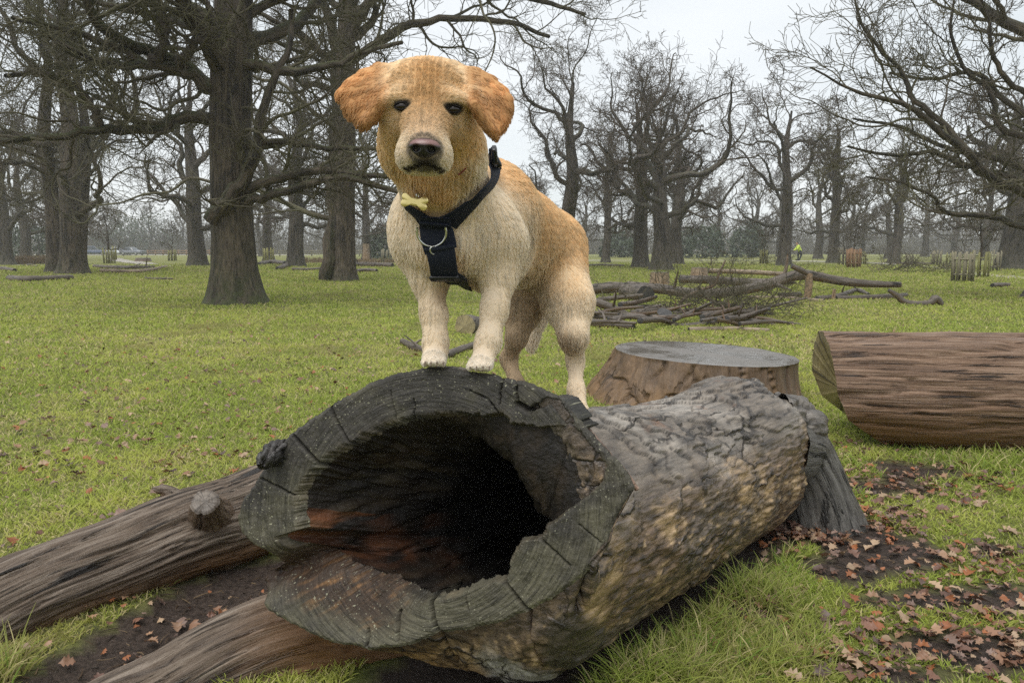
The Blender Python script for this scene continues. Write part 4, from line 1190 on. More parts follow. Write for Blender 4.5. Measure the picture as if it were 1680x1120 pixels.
CAMP = np.array([0, 0, H])
def hit(u, v, off=0.0):
    """the place on the dog's coat met along one line of sight of the layout"""
    d = P(u, v, 1.0) - CAMP
    loc, nor, i, t = dog_bvh.ray_cast(Vector(CAMP), Vector(d).normalized())
    if loc is None:
        q = P(u, v, 1.6); loc, nor, i, t = dog_bvh.find_nearest(Vector(q))
    return np.array(loc) + np.array(nor) * off, np.array(nor)

# coat anchors: place, flow in the picture (du, dv) and depth, length mm, colour
CR_, GO, EA, PA, LG, WD, FA, MZ, TP = (.93, .83, .68), (.76, .55, .32), (.50, .29, .14), (.92, .86, .76), (.84, .74, .59), (.56, .45, .32), (.82, .67, .47), (.88, .78, .63), (.74, .55, .33)
DK = (.02, .017, .015)
ANCH = [ # u, v, Y, du, dv, dY, mm, colour
 (703, 100, 1.45, 0, -30, .10, 12, TP), (660, 105, 1.46, -20, -20, .05, 12, FA), (745, 108, 1.46, 20, -18, .05, 12, FA), (703, 130, 1.39, 0, -30, .06, 10, (.60, .385, .18)),
 (668, 138, 1.40, -14, -24, .05, 9, (.66, .47, .26)), (738, 141, 1.40, 14, -24, .05, 9, (.66, .47, .26)), (658, 155, 1.39, -16, -18, .05, 8, (.84, .68, .47)), (746, 160, 1.39, 16, -18, .05, 8, (.84, .68, .47)), (645, 178, 1.41, -20, 4, .06, 9, (.80, .63, .42)), (760, 183, 1.41, 20, 4, .06, 9, (.80, .63, .42)), (700, 165, 1.37, 0, -30, 0.04, 7, (.60, .40, .20)), (700, 195, 1.36, 0, -25, .04, 6, (.60, .42, .23)), (640, 160, 1.45, -20, 10, .08, 9, FA), (768, 165, 1.45, 20, 12, .08, 9, FA),
 (655, 190, 1.40, -20, 18, .06, 8, (.82, .65, .44)), (748, 195, 1.40, 20, 18, .06, 8, (.82, .65, .44)), (676, 195, 1.38, -14, 10, .04, 6, (.64, .46, .27)), (724, 197, 1.38, 14, 10, .04, 6, (.64, .46, .27)), (672, 215, 1.36, -20, 14, .05, 6, (.68, .50, .30)), (726, 218, 1.36, 20, 14, .05, 6, (.68, .50, .30)), (697, 216, 1.335, 0, -12, .03, 5, (.56, .42, .27)), (645, 215, 1.44, -14, 22, .05, 9, (.84, .64, .40)), (760, 218, 1.44, 14, 22, .05, 9, (.80, .58, .33)),
 (662, 245, 1.33, -18, 18, .05, 6, MZ), (735, 247, 1.33, 18, 18, .05, 6, MZ), (660, 262, 1.34, -10, 22, .05, 8, MZ), (732, 266, 1.34, 10, 22, .05, 8, MZ), (690, 281, 1.34, 0, 20, .03, 8, MZ),
 (640, 228, 1.48, -10, 26, .05, 16, (.88, .68, .43)), (768, 232, 1.48, 10, 26, .05, 16, (.84, .62, .37)), (630, 265, 1.55, -8, 28, .03, 30, (.88, .70, .46)), (775, 265, 1.52, 8, 28, .03, 26, CR_),
 # ears
 (640, 120, 1.44, -26, 10, 0, 14, FA), (600, 140, 1.44, -26, 14, 0, 26, EA), (570, 155, 1.44, -26, 16, .0, 24, EA), (600, 185, 1.42, -14, 26, 0, 26, EA), (625, 160, 1.41, -16, 22, 0, 14, EA),
 (768, 128, 1.44, 22, 16, 0, 14, FA), (800, 145, 1.44, 20, 20, 0, 26, EA), (826, 165, 1.44, 16, 24, 0, 22, EA), (808, 200, 1.42, 4, 30, 0, 26, EA), (785, 180, 1.41, 8, 28, 0, 14, EA),
 # neck and chest
 (690, 300, 1.50, -4, 28, .02, 26, (.80, .58, .34)), (722, 325, 1.5, 4, 28, .0, 26, (.74, .52, .29)), (700, 345, 1.54, 0, 28, 0, 28, (.84, .65, .42)), (750, 290, 1.5, 8, 28, 0, 26, (.78, .60, .38)), (655, 290, 1.52, -8, 28, 0, 26, (.80, .62, .40)), (660, 320, 1.56, -8, 28, .02, 34, CR_), (770, 310, 1.55, 6, 28, .0, 30, CR_), (635, 330, 1.64, -8, 28, .03, 30, CR_), (800, 280, 1.64, 10, 26, .05, 30, CR_),
 (690, 370, 1.58, 0, 28, .0, 30, CR_), (650, 390, 1.63, -3, 28, .02, 28, CR_), (770, 380, 1.60, 3, 28, 0, 28, CR_), (820, 350, 1.66, 8, 28, .04, 26, CR_), (850, 380, 1.72, 8, 28, .05, 26, CR_), (740, 450, 1.58, 3, 28, 0, 34, TP),
 (765, 470, 1.72, 3, 28, .02, 40, WD),
 # body
 (845, 270, 1.85, 16, 14, .10, 24, GO), (880, 320, 2.0, 14, 20, .10, 22, GO), (875, 370, 1.98, 8, 28, .06, 24, GO), (920, 360, 2.1, 12, 26, .06, 24, GO), (948, 410, 2.15, 8, 28, .03, 26, GO), (900, 420, 2.08, 0, 30, .02, 28, GO),
 (875, 440, 2.0, -2, 30, .02, 34, FA), (865, 470, 2.02, 0, 30, .0, 48, LG), (835, 450, 1.85, 0, 30, .02, 36, LG), (890, 480, 2.08, 0, 30, 0, 46, WD),
 # forelegs
 (665, 440, 1.66, 0, 30, .02, 22, CR_), (715, 445, 1.64, 4, 28, .0, 22, LG), (690, 480, 1.65, -3, 30, .01, 22, LG), (730, 480, 1.65, 6, 28, .01, 16, WD), (705, 520, 1.63, -2, 30, .0, 22, LG), (728, 530, 1.64, 5, 26, .02, 14, LG), (714, 560, 1.61, 0, 30, -.0, 24, LG),
 (712, 592, 1.57, 0, 22, -.03, 4.5, PA), (800, 430, 1.64, -4, 28, 0, 22, CR_), (840, 440, 1.67, 4, 28, .02, 24, LG), (795, 480, 1.62, -5, 28, 0, 16, CR_), (832, 490, 1.64, 6, 26, .03, 20, LG), (800, 530, 1.59, -4, 29, 0, 22, CR_), (825, 540, 1.62, 8, 24, .03, 20, LG),
 (800, 570, 1.57, -4, 28, -.01, 16, CR_), (790, 600, 1.53, -4, 20, -.03, 4.5, PA),
 # hind legs
 (930, 460, 2.06, 2, 30, .0, 26, FA), (960, 480, 2.10, 5, 28, .02, 24, LG), (915, 510, 2.04, -5, 28, 0, 26, LG), (945, 530, 2.02, 0, 30, 0, 24, LG), (965, 540, 2.06, 5, 28, .02, 20, LG), (920, 560, 2.0, -5, 28, .0, 24, WD), (944, 590, 2.04, 0, 30, 0, 15, LG),
 (945, 640, 1.99, 0, 30, -.01, 13, LG), (958, 685, 1.92, 4, 22, -.02, 7, CR_), (860, 500, 2.14, 0, 30, 0, 24, WD), (850, 550, 2.13, -4, 28, 0, 14, WD), (838, 590, 2.16, 4, 28, 0, 14, WD), (852, 630, 2.1, 4, 28, 0, 12, WD), (860, 690, 2.05, 0, 20, -.02, 7, LG),
 (885, 520, 2.42, 0, 30, 0, 45, CR_), (875, 560, 2.42, 0, 30, 0, 40, CR_), (895, 440, 2.42, 0, 30, 0, 40, FA)]
AP = np.array([P(a[0], a[1], a[2]) for a in ANCH])
AD = unit(np.array([P(a[0] + a[3], a[1] + a[4], a[2] + a[5] * (.35 if a[1] < 300 else .6)) - P(a[0], a[1], a[2]) for a in ANCH]))
AL = np.array([a[6] * (1.1 if a[6] < 10 and a[1] < 300 else (.9 if 18 <= a[6] < 40 else .95)) for a in ANCH]) / 1000
AC = np.array([a[7] for a in ANCH])
def coat(p):
    """blend of the nearest anchors"""
    out_d, out_l, out_c = np.zeros((len(p), 3)), np.zeros(len(p)), np.zeros((len(p), 3))
    for i in range(0, len(p), 20000):
        q = p[i:i + 20000]
        d2 = ((q[:, None] - AP[None]) ** 2).sum(-1)
        w = 1 / (d2 + 2e-5) ** 2
        w /= w.sum(1, keepdims=True)
        out_d[i:i + 20000] = w @ AD; out_l[i:i + 20000] = w @ AL; out_c[i:i + 20000] = w @ AC
    return unit(out_d), out_l, out_c
# features of the face, found on the finished surface
eyes = [hit(660, 174), hit(743, 179)]
nose_p, nose_n = hit(696, 243)
mouth = [hit(u, v)[0] for u, v in ((668, 277), (676, 274), (684, 271), (691, 268), (697, 267), (703, 269), (711, 272), (718, 276), (725, 280))]
def face_marks(p, col, ln):
    for e, _ in eyes:
        q = p - e
        d = np.sqrt((q[:, 0] / .0198) ** 2 + ((q[:, 2] - .12 * np.abs(q[:, 0])) / .0101) ** 2 + (q[:, 1] / .03) ** 2)
        k = sstep(1.25, .75, d)[:, None]
        col = col + (np.array(DK) - col) * k
        ln = ln * (1 - .6 * sstep(1.7, .9, d)) * np.where(d < .62, 0, 1)
    q = p - nose_p
    d = np.sqrt((q[:, 0] / .030) ** 2 + (q[:, 2] / .024) ** 2 + (q[:, 1] / .04) ** 2)
    col = col + (np.array((.12, .10, .09)) - col) * (.75 * sstep(1.25, .8, d))[:, None]
    ln = ln * np.where(d < .78, 0, 1)
    md = np.min([np.linalg.norm(p - mm, axis=1) for mm in mouth], axis=0)
    lip = p - (nose_p + np.array([0, .01, -.027]))
    dl = np.sqrt((lip[:, 0] / .030) ** 2 + (lip[:, 2] / .014) ** 2 + (lip[:, 1] / .04) ** 2)
    k = np.maximum(sstep(.012, .004, md), .8 * sstep(1.2, .6, dl))[:, None]
    col = col + (np.array((.045, .037, .035)) - col) * k
    return col, ln * (1 - .5 * k[:, 0])
def ear_mask(p):
    m_ = np.full(len(p), 9.)
    for A, Bv, C, r in EARP:
        nn = np.cross(Bv - A, C - A); nn = nn / np.linalg.norm(nn)
        def sg(x, y):
            e = y - x; t = np.clip(((p - x) @ e) / (e @ e), 0, 1)
            return np.linalg.norm(p - x - t[:, None] * e, axis=-1)
        ins = ((p - A) @ np.cross(nn, Bv - A) > 0) & ((p - Bv) @ np.cross(nn, C - Bv) > 0) & ((p - C) @ np.cross(nn, A - C) > 0)
        m_ = np.minimum(m_, np.where(ins, np.abs((p - A) @ nn), np.minimum(np.minimum(sg(A, Bv), sg(Bv, C)), sg(C, A))) - r)
    return sstep(.006, .001, m_)
def ear_colour(p, col):
    k = ear_mask(p)[:, None]
    tip = sstep(.0, .5, fbm(p * 22, 2, 77))[:, None]
    pxx = CX + p[:, 0] / p[:, 1] * F                     # how far out along the flap
    out_ = sstep(54, 74, np.abs(pxx - 703))[:, None]
    low_ = sstep(1.33, 1.24, p[:, 2])[:, None]
    ec = np.array((.66, .43, .22)) + (np.array((.50, .29, .135)) - np.array((.66, .43, .22))) * np.clip(out_ * .8 + .35 * low_, 0, 1)
    return col + (ec * (1 + .30 * tip) - col) * k * (.25 + .7 * out_)
dog = empty('dog', (P(805, 600, 1.85)[0], 1.85, .60), 'wet golden dog standing on the hollow log and looking at the camera', 'dog')
_, vl, vc = coat(DV)
vc = ear_colour(DV, vc)
vc, _ = face_marks(DV, vc, vl)
M_SKIN = Mat('dog_undercoat')
M_SKIN = M_SKIN.done(M_SKIN.mix(1.0, M_SKIN.attr('Col', 'Color'), (.86, .78, .70), 'MULTIPLY'), .8, .15)
mesh('body', DV, [DQ], M_SKIN, dog, attrs={'Col': np.c_[vc, np.ones(len(vc))]})

# eyes and nose
def uvs(c, rx, ry, rz, name, mat, parent, n=18, m_=28, shape=None, attrs=None, rot=0.0):
    t = np.linspace(0, PI, n)[:, None]; a = np.arange(m_)[None] / m_ * 2 * PI
    d = np.stack([np.sin(t) * np.cos(a), np.sin(t) * np.sin(a), np.cos(t) + 0 * a], -1).reshape(-1, 3)
    q = d * np.array([rx, ry, rz])
    if shape: q = shape(d, q)
    c_, s_ = math.cos(rot), math.sin(rot)
    q = np.stack([q[:, 0] * c_ - q[:, 2] * s_, q[:, 1], q[:, 0] * s_ + q[:, 2] * c_], -1)
    return mesh(name, q + c, [grid_faces(n, m_)], mat, parent, attrs=attrs(d) if attrs else None)
m = Mat('dark_eye'); M_EYE = m.done((.014, .007, .004), .03, .5)
m = Mat('black_eyelid'); M_LID = m.done((.008, .006, .005), .6, .12)
for e, en in eyes:
    ev = uvs(e + np.array([0, .0052, -.0004]), .0152, .0102, .0088, 'eye', M_EYE, dog)
    t = np.linspace(0, PI, 14)                      # heavy upper lid
    for sg, hh2 in ((1, .0058), (-1, -.0062)):
        c = np.stack([-.0140 * np.cos(t), -.0038 * np.sin(t) + .0010, hh2 * np.sin(t) - .0006], -1) + e
        V, fs, gc = tube(c, np.full(14, .0014) + (.0011 if sg > 0 else .0004) * np.sin(t), 8, tip=True)
        mesh('eyelid', V, fs, M_LID, dog)
m = Mat('dark_claw'); M_CLAW = m.done((.16, .12, .09), .4, .4)
for u, v, Y in CLAWS:
    c = P(u, v, Y)
    V, fs, gc = tube(np.array([c + [0, .012, .004], c + [0, .002, .002], c + [0, -.006, -.004]]), [.0019, .0016, .0005], 8, tip=True)
    mesh('claw', V, fs, M_CLAW, dog)
m = Mat('dog_nose')
nz = m.noise(m.obj(), 240., 3)
pk_ = m.attr('pink', 'Fac')
M_NOSE = m.done(m.mix(pk_, (.016, .014, .015), (.20, .105, .095)), .32, .5, m.bump(m.voro(m.obj(), 500.), .25, .0008))
def nose_shape(d, q):
    q = q.copy()
    w_ = 1 - .34 * np.clip(-d[:, 2], 0, 1)
    q[:, 0] *= w_
    q[:, 2] *= np.where(d[:, 2] > 0, .85, 1.0)
    for s_ in (-1, 1):                                # nostrils
        dd = np.sqrt(((q[:, 0] - s_ * .0125) / .0065) ** 2 + ((q[:, 2] + .004) / .0055) ** 2)
        q[:, 1] += np.where(d[:, 1] < 0, .011 * sstep(1.3, .5, dd), 0)
    q[:, 1] += np.where((d[:, 1] < 0) & (q[:, 2] < 0), .004 * sstep(.0035, .0, np.abs(q[:, 0])), 0)
    return q
uvs(nose_p + np.array([0, .008, .002]), .0275, .0215, .0185, 'nose', M_NOSE, dog, 40, 64, nose_shape,
    lambda d: {'pink': sstep(.0, .35, d[:, 2]) * sstep(.95, .6, np.abs(d[:, 2])) * sstep(.2, -.3, d[:, 1])}, rot=-.06)

# ---------------------------------------------------------------- harness, worn on the dog
M_WEB = Mat('navy_webbing')
wv = M_WEB.noise(M_WEB.obj(), 420., 2)
M_WEB = M_WEB.done(M_WEB.mix(wv, (.006, .008, .016), (.016, .02, .034)), .75, .25, M_WEB.bump(wv, .5, .001))
m = Mat('black_plastic'); M_PLAST = m.done((.012, .012, .014), .3, .5)
m = Mat('steel_ring'); M_STEEL = m.done((.62, .62, .6), .22, .5, metal=1.0)
m = Mat('bronze_ring'); M_BRONZE = m.done((.32, .22, .13), .3, .5, metal=1.0)
m = Mat('brass_tag'); M_BRASS = m.done(m.mix(m.noise(m.obj(), 60, 3), (.80, .64, .26), (.88, .73, .36)), .26, .5, metal=.85)
harness = empty('dog_harness', hit(720, 400)[0], 'navy webbing harness worn round the chest of the dog', 'harness')
STRAPS = []
def strap(name, pts, wid, off, mat, parent, thick=.0025, n=48, lift=None):
    """a band laid over the coat: pts in the picture, found on the coat, then smoothed"""
    q = np.array([np.r_[hit(u, v)[0], hit(u, v)[1]] for u, v in pts])
    q = spline(q, n); pos, nor = q[:, :3], unit(q[:, 3:])
    for _ in range(4):
        pos[1:-1] = (pos[:-2] + 2 * pos[1:-1] + pos[2:]) / 4; nor[1:-1] = (nor[:-2] + nor[1:-1] + nor[2:]) / 3
    nor = unit(nor)
    T = unit(np.gradient(pos, axis=0)); side = unit(np.cross(T, nor)); nor = np.cross(side, T)
    wd = np.interp(np.linspace(0, 1, n), np.linspace(0, 1, len(wid)), wid)[:, None]
    o = off if np.ndim(off) else np.full(n, off)
    c = pos + nor * np.asarray(o).reshape(-1, 1)
    prof = [(-1, 0), (-1, 1), (-.9, 1.3), (.9, 1.3), (1, 1), (1, 0)]
    V = np.stack([c + side * wd * a + nor * thick * (b - .3 * a * a) for a, b in prof], 1).reshape(-1, 3)
    STRAPS.append((pos, wd[:, 0]))
    return mesh(name, V, [grid_faces(n, 6), np.array([[0, 1, 2], [0, 2, 3], [0, 3, 4], [0, 4, 5]])], mat, parent, smooth=False), c, nor, side
s1 = strap('shoulder_strap', [(733, 358), (748, 344), (768, 325), (788, 304), (806, 280), (818, 258), (826, 246)], [.024, .021, .019, .0185, .0185, .0185], .016, M_WEB, harness)
s2_ = strap('shoulder_strap', [(702, 358), (692, 348), (680, 339), (670, 331)], [.020, .018, .016, .014], .011, M_WEB, harness)
pn = strap('chest_panel', [(716, 346), (719, 370), (722, 395), (726, 412)], [.032, .035, .036, .034], .020, M_WEB, harness, .004)
pb = strap('chest_panel', [(725, 402), (728, 420), (731, 442)], [.031, .029, .029], .026, M_WEB, harness, .005)
strap('belly_strap', [(731, 438), (748, 450), (764, 459), (777, 465)], [.024, .019, .017], .016, M_WEB, harness)
def slab(c, ax, ay, az, size, name, mat, parent):
    """rounded plastic block in a local frame"""
    t = np.linspace(-1, 1, 9)
    a = np.arange(28) / 28 * 2 * PI
    se = lambda x: np.sign(x) * np.abs(x) ** .45
    V = []
    for k in t:
        s = (1 - abs(k) ** 6 * .35)
        V.append(c + ax * (se(np.cos(a)) * size[0] * s)[:, None] + ay * (se(np.sin(a)) * size[1] * s)[:, None] + az * (k * size[2]))
    V = np.concatenate(V)
    return mesh(name, V, [grid_faces(9, 28), np.arange(28)[None, ::-1], (8 * 28 + np.arange(28))[None]], mat, parent)
def on_strap(st, f):
    _, c, nor, side = st
    i = int(f * (len(c) - 1)); T = unit(c[min(i + 1, len(c) - 1)] - c[max(i - 1, 0)])
    return c[i], T, side[i], nor[i]
for f, L_, W_ in ((.80, .013, .0225), (.985, .014, .019)):
    c, T, sd_, nr_ = on_strap(s1, f)
    slab(c + nr_ * .006, T, sd_, nr_, (L_, W_, .006), 'buckle', M_PLAST, harness)
for f in (.12, .55, .95):
    c, T, sd_, nr_ = on_strap(pn if f < .5 else pb, f if f < .5 else (f - .5) * 2)
    slab(c + nr_ * .007, T, sd_, nr_, (.0045, .032, .003), 'stitched_bar', M_WEB, harness)
c, T, sd_, nr_ = on_strap(pb, .93)
slab(c + nr_ * .006, T, sd_, nr_, (.008, .031, .006), 'buckle', M_PLAST, harness)
def ring_pts(c, e1, e2, r, a0, a1, n): 
    a = np.linspace(a0, a1, n)
    return c + e1 * (np.cos(a) * r)[:, None] + e2 * (np.sin(a) * r)[:, None]
c0, n0 = hit(716, 362, .042)
rx_, rz_ = np.array([1., 0, 0]), unit(np.array([0, -.25, 1.]))
V, fs, gc = tube(ring_pts(c0, rx_, rz_, px(23, 1.58), PI * .90, PI * 2.12, 40), np.full(40, .0024), 10, tip=True, close=True)
mesh('metal_ring', V, fs, M_STEEL, harness)
c1 = c0 - rz_ * px(29, 1.58) + np.array([.004, -.004, 0])
V, fs, gc = tube(ring_pts(c1, rx_ * .9 + np.array([0, .4, 0]), rz_, px(6.5, 1.58), 0, 2 * PI, 24), np.full(24, .0016), 8)
mesh('metal_ring', V, fs, M_STEEL, harness)

# bone shaped tag on its ring
ct_, nt_ = hit(680, 331)
ct_ = ct_ + unit(CAMP - ct_) * .050
tag_o = empty('dog_tag', ct_, 'shiny brass bone shaped tag hanging at the throat of the dog', 'tag')
e1, e2 = np.array([math.cos(.20), 0, -math.sin(.20)]), np.array([math.sin(.20), 0, math.cos(.20)])
a = np.linspace(0, 2 * PI, 120, endpoint=False)
ux, uz = np.cos(a), np.sin(a)
def bone_r(a):
    t = np.linspace(0.02, 1.4, 400)[:, None]
    x, z = t * np.cos(a), t * np.sin(a)
    d = np.maximum(np.abs(x) - .62, np.abs(z) - .30)
    for sx in (-1, 1):
        for sz in (-1, 1): d = np.minimum(d, np.hypot(x - sx * .72, z - sz * .25) - .27)
    ins = d < 0
    return t[np.argmax(np.cumsum(ins, axis=0), axis=0), 0]
br = bone_r(a) * px(21.5, 1.53)
rim = [(1.0, .0012), (1.0, -.0006), (.95, -.0012), (.5, -.0013), (.02, -.0013)]
V = np.concatenate([ct_ + e1 * (ux * br * s_)[:, None] + e2 * (uz * br * s_)[:, None] + np.array([0, dy, 0]) for s_, dy in rim])
mesh('tag_plate', V, [grid_faces(5, 120), np.arange(120)[None]], M_BRASS, tag_o, smooth=False)
c2_ = ct_ + e2 * px(19, 1.53) + np.array([.006, .006, 0])
V, fs, gc = tube(ring_pts(c2_, np.array([.96, -.28, 0]), np.array([0, 0, 1.]), px(10.5, 1.53), 0, 2 * PI, 30), np.full(30, .0013), 8)
mesh('split_ring', V, fs, M_BRONZE, tag_o)
V, fs, gc = tube(ring_pts(ct_ + e2 * px(9.5, 1.53) + np.array([.004, -.001, 0]), np.array([.3, .95, 0]), np.array([0, 0, 1.]), px(4.5, 1.53), 0, 2 * PI, 20), np.full(20, .001), 8)
mesh('split_ring', V, fs, M_STEEL, tag_o)
# thin red collar cord showing at the right of the throat
q = np.array([hit(u, v, .011)[0] for u, v in ((751, 283), (757, 278), (763, 271))])
q = spline(q, 30)
V, fs, gc = tube(q, np.full(30, .0016), 8, tip=True, close=True)
m = Mat('red_cord'); M_CORD = m.done((.20, .045, .04), .6, .3)
tag(mesh('dog_collar', V, fs, M_CORD, origin=q[0]), 'thin dark red collar cord half buried in the neck fur', 'collar')

# ---------------------------------------------------------------- coat of hair
def make_fur(n, seed):
    r = np.random.default_rng(seed)
    tri = np.concatenate([DQ[:, [0, 1, 2]], DQ[:, [0, 2, 3]]])
    a, b, c = DV[tri[:, 0]], DV[tri[:, 1]], DV[tri[:, 2]]
    ar = np.linalg.norm(np.cross(b - a, c - a), axis=1)
    cen = (a + b + c) / 3
    # a denser coat where hair is short (the face, the feet)
    _, ll_, _ = coat(cen)
    wgt = ar * np.clip(.020 / ll_, .6, 3.0)
    ti_ = r.choice(len(tri), n, p=wgt / wgt.sum())
    u, v = r.uniform(size=n), r.uniform(size=n)
    fl = u + v > 1; u[fl], v[fl] = 1 - u[fl], 1 - v[fl]
    root = a[ti_] + (b[ti_] - a[ti_]) * u[:, None] + (c[ti_] - a[ti_]) * v[:, None]
    nrm = unit(DN[tri[ti_, 0]] * (1 - u - v)[:, None] + DN[tri[ti_, 1]] * u[:, None] + DN[tri[ti_, 2]] * v[:, None])
    return root, nrm
NF = 250000
fr, fnm = make_fur(NF, 21)
fd, fl_, fc_ = coat(fr)
fc_ = ear_colour(fr, fc_)
fc_, fl_ = face_marks(fr, fc_, fl_)
keep = fl_ > .0015
for pos, wd in STRAPS:
    dd = np.sqrt(((fr[:, None] - pos[None, ::2]) ** 2).sum(-1))
    keep &= ~(dd < wd[None, ::2] * .93).any(1)
fr, fnm, fd, fl_, fc_ = fr[keep], fnm[keep], fd[keep], fl_[keep], fc_[keep]
n_ = len(fr)
rF = np.random.default_rng(5)
# flow laid into the surface, with low swirls of wet, combed coat
sw = np.stack([fbm(fr * 16, 2, 61), fbm(fr * 16, 2, 62), fbm(fr * 16, 2, 63)], -1) * .55 + np.stack([fbm(fr * 60, 2, 64), fbm(fr * 60, 2, 65), fbm(fr * 60, 2, 66)], -1) * .45
fd = unit(fd + sw * .75 * sstep(.005, .02, fl_)[:, None])
tan_ = unit(fd - fnm * (fd * fnm).sum(1, keepdims=True))
lift = ((.27 - .03 * sstep(.006, .02, fl_)) * rF.uniform(.7, 1.4, n_))[:, None]
d0 = unit(tan_ * (1 - lift) + fnm * lift * 1.3)
L_ = fl_ * rF.uniform(.55, 1.15, n_)
KF = 6
s_ = np.linspace(0, 1, KF)
grav = np.array([0, 0, -1.0])
pts = np.zeros((n_, KF, 3)); pts[:, 0] = fr - fnm * (.001 * sstep(.006, .016, fl_))[:, None]
d_ = d0
cur = rF.normal(size=(n_, 3)) * .16
for k in range(1, KF):
    d_ = unit(d_ * .8 + tan_ * .16 + cur * .28 + grav * (.03 + .07 * sstep(.006, .015, fl_) + .9 * np.clip(fl_ - .02, 0, .04) / .04 * .35)[:, None])
    pts[:, k] = pts[:, k - 1] + d_ * (L_ / (KF - 1))[:, None]
# wet clumps: tips drawn together
cell = np.clip(.0055 + fl_ * .16, .005, .012)
def clump(pts, scale_f, amt, seed):
    r = np.random.default_rng(seed)
    off = r.uniform(0, 1, 3)
    keyc = np.floor(pts[:, 0] / scale_f + off).astype(np.int64)
    h = keyc[:, 0] * 73856093 ^ keyc[:, 1] * 19349663 ^ keyc[:, 2] * 83492791
    u_, inv = np.unique(h, return_inverse=True)
    cnt = np.bincount(inv)
    mean = np.stack([np.stack([np.bincount(inv, pts[:, k, j]) / cnt for j in range(3)], -1) for k in range(KF)], 1)
    w = (np.linspace(0, 1, KF) ** 1.3)[None, :, None] * amt[:, None, None]
    return pts * (1 - w) + mean[inv] * w, inv, len(cnt)
wave = (np.sin(np.linspace(0, 1, KF)[None] * 7.0 + (fr[:, 2] * 260 + 6 * fbm(fr * 40, 1, 81))[:, None]) * np.linspace(0, 1, KF)[None] * (fl_ * .10)[:, None])[..., None]
pts = pts + 1.6 * wave * unit(np.cross(tan_, fnm))[:, None]
def streak(fq, seed, st=.86):
    q = fr - np.array([0, 1.8, 1.0])
    q = q - tan_ * ((q * tan_).sum(1, keepdims=True) * st)
    return fbm(q * fq, 2, seed)
pts, inv, nc = clump(pts, .0115, np.clip((fl_ - .004) / .010, 0, 1) * .78, 3)
ctone = np.random.default_rng(9).uniform(.86, 1.10, nc)[inv]
big_ = np.clip((fl_ - .002) / .010, .6, 1)
tone = 1 + (ctone - 1) * big_
pts, inv2, nc2 = clump(pts, .021, np.where(fl_ > .010, .30, .0), 4)
tone *= 1 + (.30 * streak(34, 201) + .26 * streak(85, 202)) * big_
tone *= 1 + (rF.uniform(.80, 1.16, n_) - 1) * np.where(fl_ < .012, 1.0, .25)
patch = fbm(fr * 11, 3, 70)
fc_ = fc_ * 1.16 * tone[:, None] * (1 - .10 * sstep(.0, .5, patch))[:, None]
fc_ = fc_ / np.maximum(1, fc_.max(1, keepdims=True) / .95)
rad = (.00034 + .00022 * np.clip(fl_ / .03, 0, 1))[:, None] * np.array([1, 1, .95, .85, .6, .25])[None]
hair('fur', [pts], [rad], M_FUR, dog, attrs={'Col': np.c_[np.clip(fc_, 0, 1), np.ones(n_)]})
# ---------------------------------------------------------------- paths and the car park
def ribbon(name, pts, wid, mat, lift=.03):
    q = spline(np.c_[np.asarray(pts, float), np.asarray(wid, float)], 80)
    T = unit(np.gradient(q[:, :2], axis=0)); N_ = np.stack([-T[:, 1], T[:, 0]], -1)
    V = []
    for a in np.linspace(-1, 1, 5):
        xy = q[:, :2] + N_ * (q[:, 2:3] * a)
        V.append(np.c_[xy, gz(xy[:, 0], xy[:, 1]) + lift - .02 * a * a])
    V = np.stack(V, 1).reshape(-1, 3)
    return tag(mesh(name, V, [grid_faces(80, 5, False)], mat), kind='structure')
m = Mat('pale_gravel'); M_PATH = m.done(m.mix(m.noise(m.pos(), 3, 5), (.26, .235, .2), (.40, .375, .33)), .8, .2)
gp = lambda *p: [G(u, v)[:2] for u, v in p]
ribbon('path', gp((-200, 434), (60, 434.5), (190, 436), (300, 436), (420, 435), (640, 434), (760, 433)), [.6] * 7, M_PATH)
ribbon('path', gp((1900, 468), (1760, 462), (1680, 457), (1600, 448), (1530, 439), (1440, 431.5), (1300, 428), (1100, 427), (940, 428)), [.5, .5, .5, .6, .7, .9, .9, .9, .9], M_PATH)
ribbon('path', gp((185, 424), (200, 428), (235, 432), (250, 435)), [.8, .8, .7, .6], M_PATH, .034)
ribbon('car_park', [(-110, 148), (-84, 148), (-60, 150), (-40, 152)], [8, 8, 8, 8], M_PATH, .04)

